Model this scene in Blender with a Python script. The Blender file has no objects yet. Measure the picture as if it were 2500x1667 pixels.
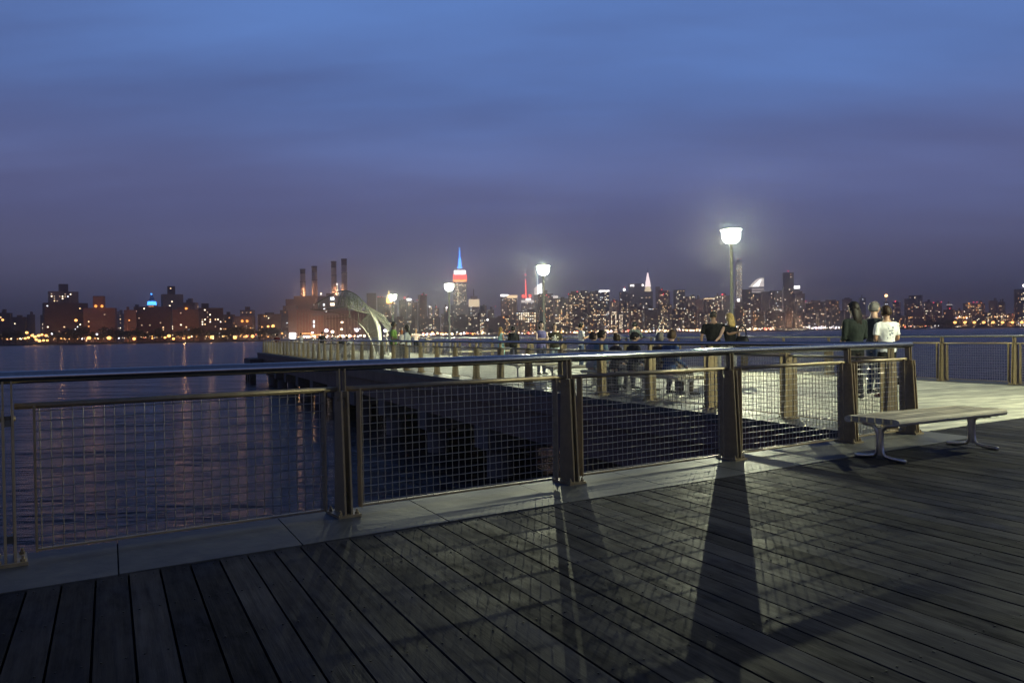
import bpy, bmesh, math, random
from mathutils import Vector, Matrix
from mathutils.bvhtree import BVHTree
R = math.radians
rnd = random.Random(7)
sc = bpy.context.scene
COL = sc.collection

# ------------------------------------------------------------------ camera
CAM_H, F_PX, PITCH, ROLL = 1.296, 1949.0, 0.0095, 0.0157
cp, sp, cr, sr = math.cos(PITCH), math.sin(PITCH), math.cos(ROLL), math.sin(ROLL)
FW = Vector((0, cp, -sp)); U0 = Vector((0, sp, cp)); R0 = Vector((1, 0, 0))
RT = R0 * cr - U0 * sr; UP = R0 * sr + U0 * cr
cam = bpy.data.cameras.new('camera')
cam.sensor_width = 36.0; cam.lens = F_PX / 2500 * 36.0
cam.clip_start = 0.05; cam.clip_end = 30000
camo = bpy.data.objects.new('camera', cam); COL.objects.link(camo)
m = Matrix((RT, UP, -FW)).transposed().to_4x4(); m.translation = Vector((0, 0, CAM_H))
camo.matrix_world = m
sc.camera = camo

# ------------------------------------------------------------------ render / exposure
sc.render.engine = 'CYCLES'
sc.view_settings.view_transform = 'Standard'; sc.view_settings.look = 'None'
sc.view_settings.exposure = 0.0; sc.view_settings.gamma = 1.0; sc.view_settings.use_curve_mapping = False
cy = sc.cycles
cy.use_denoising = True
cy.max_bounces = 6; cy.diffuse_bounces = 2; cy.glossy_bounces = 4; cy.transmission_bounces = 4; cy.transparent_max_bounces = 12
cy.volume_bounces = 0
cy.sample_clamp_indirect = 4.0; cy.sample_clamp_direct = 0.0
cy.caustics_reflective = False; cy.caustics_refractive = False
cy.use_light_tree = False

# ------------------------------------------------------------------ dusk sky
world = bpy.data.worlds.new('World'); sc.world = world; world.use_nodes = True
def build_world():
    nt = world.node_tree; N = nt.nodes; L = nt.links
    N.clear()
    out = N.new('ShaderNodeOutputWorld'); bg = N.new('ShaderNodeBackground')
    tc = N.new('ShaderNodeTexCoord'); sep = N.new('ShaderNodeSeparateXYZ'); L.new(tc.outputs['Generated'], sep.inputs[0])
    def mth(op, a, b=None, clamp=False):
        n = N.new('ShaderNodeMath'); n.operation = op; n.use_clamp = clamp
        for i, v in enumerate((a, b)):
            if v is None: continue
            if isinstance(v, (int, float)): n.inputs[i].default_value = v
            else: L.new(v, n.inputs[i])
        return n.outputs[0]
    z = mth('MAXIMUM', sep.outputs['Z'], 0.0)
    # cloud sheet seen in perspective: project the direction on a flat layer overhead
    zz = mth('ADD', z, 0.13)
    px = mth('DIVIDE', sep.outputs['X'], zz); py = mth('DIVIDE', sep.outputs['Y'], zz)
    comb = N.new('ShaderNodeCombineXYZ'); L.new(px, comb.inputs[0]); L.new(py, comb.inputs[1])
    def noise(scale, rotz, stretch, det, rough, off):
        mp = N.new('ShaderNodeMapping'); L.new(comb.outputs[0], mp.inputs[0])
        mp.inputs['Rotation'].default_value = (0, 0, rotz); mp.inputs['Scale'].default_value = stretch
        mp.inputs['Location'].default_value = off
        n = N.new('ShaderNodeTexNoise'); n.inputs['Scale'].default_value = scale
        n.inputs['Detail'].default_value = det; n.inputs['Roughness'].default_value = rough
        L.new(mp.outputs[0], n.inputs['Vector']); return n.outputs['Fac']
    big = noise(0.5, R(35), (0.5, 1.25, 1), 3, 0.5, (4.0, 1.1, 0))
    fine = noise(1.3, R(45), (0.40, 1.4, 1), 6, 0.58, (7.2, 2.4, 0))
    # a broad thinner patch of the cloud sheet ahead, with streaks running through the rest
    dx = mth('MULTIPLY', mth('SUBTRACT', px, -0.15), 0.85); dy = mth('MULTIPLY', mth('SUBTRACT', py, 1.75), 1.15)
    lump = mth('EXPONENT', mth('MULTIPLY', mth('ADD', mth('MULTIPLY', dx, dx), mth('MULTIPLY', dy, dy)), -1.0))
    cl = mth('ADD', mth('ADD', mth('MULTIPLY', big, 0.58), mth('MULTIPLY', fine, 0.36)), mth('MULTIPLY', lump, 0.20))
    mr = N.new('ShaderNodeMapRange'); mr.interpolation_type = 'SMOOTHSTEP'
    mr.inputs['From Min'].default_value = 0.36; mr.inputs['From Max'].default_value = 0.73
    L.new(cl, mr.inputs['Value']); gap = mr.outputs[0]         # 1 = thin cloud, blue shows
    ramp_c = N.new('ShaderNodeValToRGB'); ramp_b = N.new('ShaderNodeValToRGB')
    def setramp(r, pts):
        cr_ = r.color_ramp; cr_.interpolation = 'EASE'
        while len(cr_.elements) < len(pts): cr_.elements.new(0.5)
        for e, (p, c) in zip(cr_.elements, pts): e.position = p; e.color = (*c, 1)
        L.new(z, r.inputs[0])
    # thick cloud: lit by the city from below near the horizon, violet grey above
    setramp(ramp_c, [(0.0, (0.205, 0.170, 0.225)), (0.06, (0.152, 0.138, 0.222)), (0.16, (0.112, 0.115, 0.245)), (0.30, (0.084, 0.123, 0.300)), (0.6, (0.032, 0.052, 0.135)), (1.0, (0.03, 0.048, 0.125))])
    # thin cloud: deep dusk blue
    setramp(ramp_b, [(0.0, (0.215, 0.182, 0.250)), (0.06, (0.178, 0.170, 0.290)), (0.16, (0.185, 0.232, 0.500)), (0.30, (0.152, 0.305, 0.735)), (0.6, (0.055, 0.115, 0.31)), (1.0, (0.045, 0.095, 0.26))])
    sky = N.new('ShaderNodeTexSky'); sky.sky_type = 'NISHITA'; sky.sun_disc = False
    sky.sun_elevation = R(-4.0); sky.sun_rotation = R(-60); sky.altitude = 5
    mix = N.new('ShaderNodeMix'); mix.data_type = 'RGBA'
    L.new(gap, mix.inputs[0]); L.new(ramp_c.outputs[0], mix.inputs[6]); L.new(ramp_b.outputs[0], mix.inputs[7])
    sks = N.new('ShaderNodeMix'); sks.data_type = 'RGBA'; sks.blend_type = 'MULTIPLY'; sks.inputs[0].default_value = 1
    L.new(sky.outputs[0], sks.inputs[6]); sks.inputs[7].default_value = (0.05, 0.05, 0.05, 1)
    add = N.new('ShaderNodeMix'); add.data_type = 'RGBA'; add.blend_type = 'ADD'; add.inputs[0].default_value = 1
    L.new(mix.outputs[2], add.inputs[6]); L.new(sks.outputs[2], add.inputs[7])
    L.new(add.outputs[2], bg.inputs['Color']); bg.inputs['Strength'].default_value = 1.0
    L.new(bg.outputs[0], out.inputs['Surface'])
build_world()

# ------------------------------------------------------------------ surveying helpers (photo pixel -> place)
def ray(x, y): return FW + RT * ((x - 1250) / F_PX) - UP * ((y - 833.5) / F_PX)
def ground(x, y, z=0.0):
    d = ray(x, y); t = (z - CAM_H) / d.z; return Vector((d.x * t, d.y * t, z))
def at(x, y, Y):
    d = ray(x, y); t = Y / d.y; return Vector((d.x * t, Y, CAM_H + d.z * t))
WATER = -2.65; LAND = -1.0

# ------------------------------------------------------------------ mesh helpers
class MB:
    def __init__(s): s.v = []; s.f = []; s.m = []; s.sm = []
    def add(s, vs, fs, mat=0, smooth=False):
        o = len(s.v); s.v += [tuple(v) for v in vs]
        for f in fs: s.f.append([i + o for i in f]); s.m.append(mat); s.sm.append(smooth)
        return s
    def box(s, c, d, rz=0.0, mat=0, top=None):
        """box centred in x,y on c with its base at c.z; top = (scale x, scale y) of the upper face"""
        hx, hy = d[0] / 2, d[1] / 2; tx, ty = (top or (1, 1)); ca, sa = math.cos(rz), math.sin(rz)
        vs = []
        for z, kx, ky in ((0, 1, 1), (d[2], tx, ty)):
            for a, b in ((-1, -1), (1, -1), (1, 1), (-1, 1)):
                x, y = a * hx * kx, b * hy * ky
                vs.append((c[0] + x * ca - y * sa, c[1] + x * sa + y * ca, c[2] + z))
        return s.add(vs, [(0, 3, 2, 1), (4, 5, 6, 7), (0, 1, 5, 4), (1, 2, 6, 5), (2, 3, 7, 6), (3, 0, 4, 7)], mat)
    def prism(s, poly, z0, z1, mat=0):
        n = len(poly); vs = [(p[0], p[1], z0) for p in poly] + [(p[0], p[1], z1) for p in poly]
        fs = [tuple(range(n - 1, -1, -1)), tuple(range(n, 2 * n))] + [(i, (i + 1) % n, n + (i + 1) % n, n + i) for i in range(n)]
        return s.add(vs, fs, mat)
    def tube(s, pts, rad, n=8, mat=0, smooth=True, caps=True, flat=1.0, ref=None):
        pts = [Vector(p) for p in pts]
        if not hasattr(rad, '__len__'): rad = [rad] * len(pts)
        vs = []; up = Vector(ref) if ref else None
        for i, p in enumerate(pts):
            a = pts[max(i - 1, 0)]; b = pts[min(i + 1, len(pts) - 1)]; t = (b - a).normalized()
            if up is None: up = Vector((0, 0, 1)) if abs(t.z) < 0.9 else Vector((0, 1, 0))
            sx = t.cross(up)
            if sx.length < 1e-5: sx = t.cross(Vector((1, 0, 0)))
            sx.normalize(); u = sx.cross(t).normalized(); 
            if ref is None: up = u
            r = rad[i]; rx, ry = (r, r * flat) if not hasattr(r, '__len__') else r
            for k in range(n):
                an = 2 * math.pi * k / n; vs.append(p + sx * (math.cos(an) * rx) + u * (math.sin(an) * ry))
        fs = []
        for i in range(len(pts) - 1):
            for k in range(n):
                k2 = (k + 1) % n; fs.append((i * n + k, i * n + k2, (i + 1) * n + k2, (i + 1) * n + k))
        s.add(vs, fs, mat, smooth)
        if caps:
            o = len(s.v) - len(vs); e = (len(pts) - 1) * n
            s.f.append([o + k for k in range(n - 1, -1, -1)]); s.m.append(mat); s.sm.append(False)
            s.f.append([o + e + k for k in range(n)]); s.m.append(mat); s.sm.append(False)
        return s
    def lathe(s, prof, n=16, c=(0, 0, 0), mat=0, smooth=True):
        vs = []; fs = []
        for r, z in prof:
            for k in range(n):
                a = 2 * math.pi * k / n; vs.append((c[0] + r * math.cos(a), c[1] + r * math.sin(a), c[2] + z))
        for i in range(len(prof) - 1):
            for k in range(n):
                k2 = (k + 1) % n; fs.append((i * n + k, i * n + k2, (i + 1) * n + k2, (i + 1) * n + k))
        fs.append(tuple(range(n - 1, -1, -1))); fs.append(tuple((len(prof) - 1) * n + k for k in range(n)))
        return s.add(vs, fs, mat, smooth)
    def ball(s, c, r, n=10, mat=0, smooth=True):
        rx, ry, rz = (r, r, r) if not hasattr(r, '__len__') else r
        vs = [(c[0], c[1], c[2] - rz)]; k2 = max(4, n // 2 + 1)
        for i in range(1, k2):
            ph = -math.pi / 2 + math.pi * i / k2
            for k in range(n):
                a = 2 * math.pi * k / n; vs.append((c[0] + rx * math.cos(ph) * math.cos(a), c[1] + ry * math.cos(ph) * math.sin(a), c[2] + rz * math.sin(ph)))
        vs.append((c[0], c[1], c[2] + rz)); fs = []
        for k in range(n): fs.append((0, 1 + (k + 1) % n, 1 + k))
        for i in range(k2 - 2):
            for k in range(n): fs.append((1 + i * n + k, 1 + i * n + (k + 1) % n, 1 + (i + 1) * n + (k + 1) % n, 1 + (i + 1) * n + k))
        o = 1 + (k2 - 2) * n
        for k in range(n): fs.append((o + k, o + (k + 1) % n, len(vs) - 1))
        return s.add(vs, fs, mat, smooth)
    def mesh(s, name, mats):
        me = bpy.data.meshes.new(name); me.from_pydata(s.v, [], s.f)
        for mt in (mats if isinstance(mats, (list, tuple)) else [mats]): me.materials.append(mt)
        me.polygons.foreach_set('material_index', s.m); me.polygons.foreach_set('use_smooth', s.sm); me.update()
        return me
    def build(s, name, mats, parent=None, loc=None, rz=0.0): return link(name, s.mesh(name, mats), parent, loc, rz)
def link(name, data, parent=None, loc=None, rz=0.0):
    o = bpy.data.objects.new(name, data); COL.objects.link(o)
    if parent is not None: o.parent = parent
    if loc is not None: o.location = loc
    if rz: o.rotation_euler = (0, 0, rz)
    return o
def tag(o, label=None, cat=None, group=None, kind=None):
    if label: o['label'] = label
    if cat: o['category'] = cat
    if group: o['group'] = group
    if kind: o['kind'] = kind
    return o
def empty(name, loc=(0, 0, 0), rz=0.0): 
    o = link(name, None, None, loc, rz); o.empty_display_size = 0.2; return o
def clip(poly, nx, ny, d):
    """keep the side nx*x+ny*y <= d"""
    out = []
    for i, p in enumerate(poly):
        q = poly[(i + 1) % len(poly)]; a = nx * p[0] + ny * p[1] - d; b = nx * q[0] + ny * q[1] - d
        if a <= 0: out.append(p)
        if (a < 0 < b) or (b < 0 < a):
            t = a / (a - b); out.append((p[0] + (q[0] - p[0]) * t, p[1] + (q[1] - p[1]) * t))
    return out
def catmull(pts, k=6):
    pts = [Vector(p) for p in pts]; out = []
    for i in range(len(pts) - 1):
        a, b, c, d = pts[max(i - 1, 0)], pts[i], pts[i + 1], pts[min(i + 2, len(pts) - 1)]
        for j in range(k):
            t = j / k
            out.append(0.5 * ((2 * b) + (c - a) * t + (2 * a - 5 * b + 4 * c - d) * t * t + (3 * b - a - 3 * c + d) * t ** 3))
    out.append(pts[-1]); return out

# ------------------------------------------------------------------ materials
def new_mat(name):
    mt = bpy.data.materials.new(name); mt.use_nodes = True
    return mt, mt.node_tree, mt.node_tree.nodes['Principled BSDF']
def pmat(name, col, rough=0.6, metal=0.0, var=0.12, scale=8.0, bump=0.0, spec=0.5, obj_var=0.0, coords='Object', dirt=None):
    mt, nt, p = new_mat(name); N, L = nt.nodes, nt.links
    tc = N.new('ShaderNodeTexCoord'); nz = N.new('ShaderNodeTexNoise')
    nz.inputs['Scale'].default_value = scale; nz.inputs['Detail'].default_value = 5; nz.inputs['Roughness'].default_value = 0.6
    L.new(tc.outputs[coords], nz.inputs['Vector'])
    mr = N.new('ShaderNodeMapRange'); mr.inputs['From Min'].default_value = 0.3; mr.inputs['From Max'].default_value = 0.7
    mr.inputs['To Min'].default_value = 1 - var; mr.inputs['To Max'].default_value = 1 + var; L.new(nz.outputs['Fac'], mr.inputs['Value'])
    fac = mr.outputs[0]
    if obj_var:
        oi = N.new('ShaderNodeObjectInfo'); m2 = N.new('ShaderNodeMapRange')
        m2.inputs['To Min'].default_value = 1 - obj_var; m2.inputs['To Max'].default_value = 1 + obj_var; L.new(oi.outputs['Random'], m2.inputs['Value'])
        mu = N.new('ShaderNodeMath'); mu.operation = 'MULTIPLY'; L.new(fac, mu.inputs[0]); L.new(m2.outputs[0], mu.inputs[1]); fac = mu.outputs[0]
    mx = N.new('ShaderNodeVectorMath'); mx.operation = 'SCALE'; mx.inputs[0].default_value = col[:3]; L.new(fac, mx.inputs['Scale'])
    L.new(mx.outputs[0], p.inputs['Base Color'])
    rr = N.new('ShaderNodeMapRange'); rr.inputs['To Min'].default_value = max(0.02, rough - 0.1); rr.inputs['To Max'].default_value = min(1, rough + 0.1)
    L.new(nz.outputs['Fac'], rr.inputs['Value']); L.new(rr.outputs[0], p.inputs['Roughness'])
    p.inputs['Metallic'].default_value = metal; p.inputs['Specular IOR Level'].default_value = spec
    if bump:
        b = N.new('ShaderNodeBump'); b.inputs['Strength'].default_value = bump; b.inputs['Distance'].default_value = 0.02
        L.new(nz.outputs['Fac'], b.inputs['Height']); L.new(b.outputs[0], p.inputs['Normal'])
    return mt
def emat(name, col, strength, sample=False):
    mt = bpy.data.materials.new(name); mt.use_nodes = True; nt = mt.node_tree; nt.nodes.clear()
    e = nt.nodes.new('ShaderNodeEmission'); o = nt.nodes.new('ShaderNodeOutputMaterial')
    e.inputs[0].default_value = (*col, 1); e.inputs[1].default_value = strength; nt.links.new(e.outputs[0], o.inputs[0])
    mt.cycles.emission_sampling = 'AUTO' if sample else 'NONE'
    return mt
def wood(name, col, rough, axis=1, var=0.35, obj_var=0.38, spec=0.5, bump=0.35, blotch=0.25, worn=False):
    """weathered board: grain runs along the board's own axis, every board has its own tone"""
    mt, nt, p = new_mat(name); N, L = nt.nodes, nt.links
    tc = N.new('ShaderNodeTexCoord'); oi = N.new('ShaderNodeObjectInfo'); mp = N.new('ShaderNodeMapping')
    sc3 = [26.0, 26.0, 26.0]; sc3[axis] = 1.3; mp.inputs['Scale'].default_value = sc3
    ad = N.new('ShaderNodeVectorMath'); ad.operation = 'MULTIPLY_ADD'
    cx = N.new('ShaderNodeCombineXYZ')
    for i in range(3): L.new(oi.outputs['Random'], cx.inputs[i])
    L.new(cx.outputs[0], ad.inputs[0]); ad.inputs[1].default_value = (37, 53, 11); L.new(tc.outputs['Object'], ad.inputs[2])
    L.new(ad.outputs[0], mp.inputs[0])
    g = N.new('ShaderNodeTexNoise'); g.inputs['Scale'].default_value = 1; g.inputs['Detail'].default_value = 6; g.inputs['Roughness'].default_value = 0.65; L.new(mp.outputs[0], g.inputs['Vector'])
    b = N.new('ShaderNodeTexNoise'); b.inputs['Scale'].default_value = 2.2; b.inputs['Detail'].default_value = 4; L.new(ad.outputs[0], b.inputs['Vector'])
    def rng(src, lo, hi, a=0.3, c=0.7):
        r = N.new('ShaderNodeMapRange'); r.inputs['From Min'].default_value = a; r.inputs['From Max'].default_value = c
        r.inputs['To Min'].default_value = lo; r.inputs['To Max'].default_value = hi; L.new(src, r.inputs['Value']); return r.outputs[0]
    def mul(a, c):
        q = N.new('ShaderNodeMath'); q.operation = 'MULTIPLY'; L.new(a, q.inputs[0]); L.new(c, q.inputs[1]); return q.outputs[0]
    fac = mul(mul(rng(g.outputs['Fac'], 1 - var, 1 + var), rng(b.outputs['Fac'], 1 - blotch, 1 + blotch)), rng(oi.outputs['Random'], 1 - obj_var, 1 + obj_var, 0, 1))
    mx = N.new('ShaderNodeVectorMath'); mx.operation = 'SCALE'; mx.inputs[0].default_value = col; L.new(fac, mx.inputs['Scale'])
    L.new(mx.outputs[0], p.inputs['Base Color'])
    L.new(rng(b.outputs['Fac'], rough - 0.12, rough + 0.12), p.inputs['Roughness'])
    p.inputs['Specular IOR Level'].default_value = spec
    if worn:      # patches polished by feet between dull weathered grain
        m2 = N.new('ShaderNodeMapping'); s2 = [16.0, 16.0, 16.0]; s2[axis] = 4.5; m2.inputs['Scale'].default_value = s2; L.new(ad.outputs[0], m2.inputs[0])
        w2 = N.new('ShaderNodeTexNoise'); w2.inputs['Scale'].default_value = 1; w2.inputs['Detail'].default_value = 5; w2.inputs['Roughness'].default_value = 0.7; L.new(m2.outputs[0], w2.inputs['Vector'])
        L.new(rng(w2.outputs['Fac'], spec * 0.3, spec * 2.2, 0.35, 0.68), p.inputs['Specular IOR Level'])
    bp = N.new('ShaderNodeBump'); bp.inputs['Strength'].default_value = bump; bp.inputs['Distance'].default_value = 0.006
    L.new(g.outputs['Fac'], bp.inputs['Height']); L.new(bp.outputs[0], p.inputs['Normal'])
    return mt
M = {}
M['plank'] = wood('weathered_dark_hardwood', (0.030, 0.0285, 0.0305), 0.56, spec=0.02, obj_var=0.45, var=0.38, blotch=0.38, bump=0.5, worn=True)
M['pier_plank'] = wood('bleached_pier_board', (0.37, 0.36, 0.285), 0.62, axis=0, obj_var=0.26, var=0.25, blotch=0.35)
M['bench_wood'] = wood('bench_slat_wood', (0.40, 0.35, 0.245), 0.65, axis=0, obj_var=0.3, spec=0.2, blotch=0.4)
M['concrete'] = pmat('kerb_concrete', (0.066, 0.065, 0.063), 0.52, spec=0.22, var=0.4, scale=5, bump=0.25, obj_var=0.1)
M['fascia'] = pmat('pier_edge_concrete', (0.12, 0.078, 0.066), 0.85, var=0.3, scale=1.2, bump=0.2)
M['cap'] = pmat('pile_cap_concrete', (0.085, 0.072, 0.072), 0.9, var=0.3, scale=1.0, bump=0.2)
M['base'] = pmat('deck_frame_dark', (0.02, 0.02, 0.02), 0.95, var=0.2)
M['steel'] = pmat('brushed_steel_rail', (0.44, 0.43, 0.41), 0.2, metal=1.0, var=0.08, scale=30)
M['post'] = pmat('bronze_painted_steel', (0.30, 0.23, 0.125), 0.45, metal=0.3, var=0.2, scale=14, obj_var=0.12)
M['wire'] = pmat('woven_steel_wire', (0.36, 0.34, 0.30), 0.36, metal=1.0, var=0.1, scale=40)
M['cast'] = pmat('cast_aluminium', (0.55, 0.53, 0.49), 0.34, metal=1.0, var=0.15, scale=20)
M['pole'] = pmat('galvanised_pole', (0.42, 0.41, 0.38), 0.42, metal=0.6, var=0.12, scale=10)
M['iron'] = pmat('dark_iron', (0.05, 0.045, 0.04), 0.5, metal=0.5, var=0.2)
M['screw'] = pmat('screw_heads', (0.02, 0.018, 0.015), 0.6, metal=0.4)

# ------------------------------------------------------------------ site axes
A1 = R(33.0)                                   # shore fence
T1 = Vector((math.cos(A1), math.sin(A1), 0)); N1 = Vector((-math.sin(A1), math.cos(A1), 0))
FEN1 = 5.54                                    # fence line offset along N1
def p1(s, n, z=0.0): return T1 * s + N1 * n + Vector((0, 0, z))
UX = Vector((0.9153, 0.4027, 0)); VX = Vector((-0.4027, 0.9153, 0))   # pier axes: across, along
U2, U3 = 8.35, 17.30                           # pier fence lines
VEND = 73.6
def pp(u, v, z=0.0): return UX * u + VX * v + Vector((0, 0, z))
VROT = math.atan2(VX.y, VX.x)

# ------------------------------------------------------------------ water
def make_water():
    mt, nt, p = new_mat('river_water'); N, L = nt.nodes, nt.links
    p.inputs['Base Color'].default_value = (0.006, 0.008, 0.014, 1); p.inputs['Roughness'].default_value = 0.2
    p.inputs['IOR'].default_value = 1.333; p.inputs['Specular IOR Level'].default_value = 0.5
    tc = N.new('ShaderNodeTexCoord')
    def nz(scale, st, rot, det, off=0):
        mp = N.new('ShaderNodeMapping'); mp.inputs['Scale'].default_value = st; mp.inputs['Rotation'].default_value = (0, 0, rot); mp.inputs['Location'].default_value = (off, off, 0)
        L.new(tc.outputs['Object'], mp.inputs[0]); n = N.new('ShaderNodeTexNoise'); n.inputs['Scale'].default_value = scale
        n.inputs['Detail'].default_value = det; n.inputs['Roughness'].default_value = 0.55; L.new(mp.outputs[0], n.inputs['Vector']); return n.outputs['Fac']
    a = nz(0.36, (0.55, 1.5, 1), R(12), 3); b = nz(1.5, (0.6, 1.5, 1), R(-14), 5, 5.3); c = nz(0.08, (0.6, 1.6, 1), R(5), 3, 2.1)
    def mm(x, k, add=None):
        q = N.new('ShaderNodeMath'); q.operation = 'MULTIPLY_ADD'; L.new(x, q.inputs[0]); q.inputs[1].default_value = k
        if add is not None: L.new(add, q.inputs[2])
        else: q.inputs[2].default_value = 0
        return q.outputs[0]
    h = mm(c, 1.9, mm(b, 0.30, mm(a, 0.78)))
    bp = N.new('ShaderNodeBump'); bp.inputs['Strength'].default_value = 1.0; bp.inputs['Distance'].default_value = 1.0
    L.new(h, bp.inputs['Height']); L.new(bp.outputs[0], p.inputs['Normal'])
    q = MB(); S = 9000
    q.add([(-S, -60, 0), (S, -60, 0), (S, 12000, 0), (-S, 12000, 0)], [(0, 1, 2, 3)])
    o = q.build('river', mt, loc=(0, 0, WATER)); tag(o, 'dark blue rippled river reaching to the far shore', kind='structure')
make_water()

# ------------------------------------------------------------------ esplanade deck, kerb
EA = R(26.8); EX = Vector((-math.sin(EA), math.cos(EA), 0)); WX = Vector((math.cos(EA), math.sin(EA), 0))
KERB_IN, KERB_OUT, KERB_END = 4.88, 5.70, 9.62
CE = (p1(KERB_END, KERB_IN)).dot(WX)
def make_esplanade():
    base = MB()
    poly = [p1(-14, -12), p1(24, -12), p1(24, FEN1 - 0.02), p1(KERB_END, FEN1 - 0.02), p1(KERB_END, KERB_OUT - 0.03), p1(-14, KERB_OUT - 0.03)]
    base.prism([(v.x, v.y) for v in poly], -0.62, -0.055)
    deck = tag(base.build('esplanade', M['base']), 'dark timber esplanade in the foreground running up to the steel railing', kind='structure')
    cache = {}; screws = MB(); pitch, w, k = 0.16, 0.149, 0
    c = -4.56
    while c < 13.4:
        lim = FEN1 - 0.012 if c > CE else KERB_IN - 0.006
        wide = (k == 21)
        ww = w
        L0 = 7.3; etop = (lim - WX.dot(N1) * (c if WX.dot(N1) > 0 else c + ww)) / EX.dot(N1) + 0.02
        et = max(etop, (lim - WX.dot(N1) * (c + ww)) / EX.dot(N1) + 0.02, (lim - WX.dot(N1) * c) / EX.dot(N1) + 0.02); e = et - L0 * math.ceil((et + 1.6) / L0)
        while e < et - 0.05:
            e1 = e + L0
            q = [(WX * a + EX * b) for a, b in ((c, e), (c + ww, e), (c + ww, e1 - 0.006), (c, e1 - 0.006))]
            pl = clip([(v.x, v.y) for v in q], N1.x, N1.y, lim)
            if len(pl) >= 3:
                cen = WX * (c + ww / 2) + EX * (e + L0 / 2); dz = (rnd.random() - 0.5) * 0.004
                if len(pl) == 4 and all(abs(a[0] - b.x) + abs(a[1] - b.y) < 1e-6 for a, b in zip(pl, q)):
                    if 'full' not in cache:
                        mb = MB(); b_ = 0.004; hw, hl = ww / 2, (L0 - 0.006) / 2
                        mb.add([(-hw, -hl, -0.04), (hw, -hl, -0.04), (hw, hl, -0.04), (-hw, hl, -0.04), (-hw, -hl, -b_), (hw, -hl, -b_), (hw, hl, -b_), (-hw, hl, -b_),
                                (-hw + b_, -hl + b_, 0), (hw - b_, -hl + b_, 0), (hw - b_, hl - b_, 0), (-hw + b_, hl - b_, 0)],
                               [(0, 1, 5, 4), (1, 2, 6, 5), (2, 3, 7, 6), (3, 0, 4, 7), (4, 5, 9, 8), (5, 6, 10, 9), (6, 7, 11, 10), (7, 4, 8, 11), (8, 9, 10, 11)])
                        cache['full'] = mb.mesh('plank', M['plank'])
                    link('plank', cache['full'], deck, (cen.x, cen.y, dz), EA)
                else:
                    mb = MB(); ca, sa = math.cos(-EA), math.sin(-EA)
                    loc = [((x - cen.x) * ca - (y - cen.y) * sa, (x - cen.x) * sa + (y - cen.y) * ca) for x, y in pl]
                    mb.prism(loc, -0.04, 0.0); mb.build('plank', M['plank'], deck, (cen.x, cen.y, dz), EA)
            e = e1
        # pairs of screw heads at the joists
        for j in range(-2, 40):
            n0 = KERB_IN - 0.07 - j * 0.61 if c <= CE else FEN1 - 0.07 - j * 0.61
            for dx in (0.03, 0.12):
                # find e so that N1 offset = n0
                cc = c + dx; ee = (n0 - (WX * cc).dot(N1)) / EX.dot(N1); P = WX * cc + EX * ee
                if P.y < 1.5 or P.length > 15 or ee > 14: continue
                if n0 > lim: continue
                screws.lathe([(0.0048, 0.0), (0.0048, 0.003)], 6, (P.x, P.y, 0.0005), smooth=False)
        c += pitch; k += 1
    tag(screws.build('screw_heads', M['screw'], deck), kind='stuff')
    # kerb slabs in front of the fence
    kerb = MB(); 
    kb = tag(MB().prism([(v.x, v.y) for v in (p1(-14, KERB_IN), p1(KERB_END, KERB_IN), p1(KERB_END, KERB_OUT - 0.01), p1(-14, KERB_OUT - 0.01))], -0.05, -0.012).build('esplanade_kerb', M['base']), 'pale concrete kerb strip under the near railing', kind='structure')
    s0 = 0.60 - 1.035 * 12
    while s0 < KERB_END:
        a = p1(s0, 5.28); ca = a.dot(WX) + 0.004; cb = ca + 1.035 * math.cos(A1 - EA) - 0.008
        if cb > CE: cb = CE
        q = [WX * x + EX * y for x, y in ((ca, -20), (cb, -20), (cb, 30), (ca, 30))]
        pl = clip(clip([(v.x, v.y) for v in q], N1.x, N1.y, KERB_OUT), -N1.x, -N1.y, -KERB_IN)
        if len(pl) >= 3:
            cx = sum(p_[0] for p_ in pl) / len(pl); cyy = sum(p_[1] for p_ in pl) / len(pl)
            MB().prism([(p_[0] - cx, p_[1] - cyy) for p_ in pl], -0.14, 0.004 + rnd.random() * 0.003).build('kerb_slab', M['concrete'], kb, (cx, cyy, 0))
        s0 += 1.035
make_esplanade()

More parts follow.
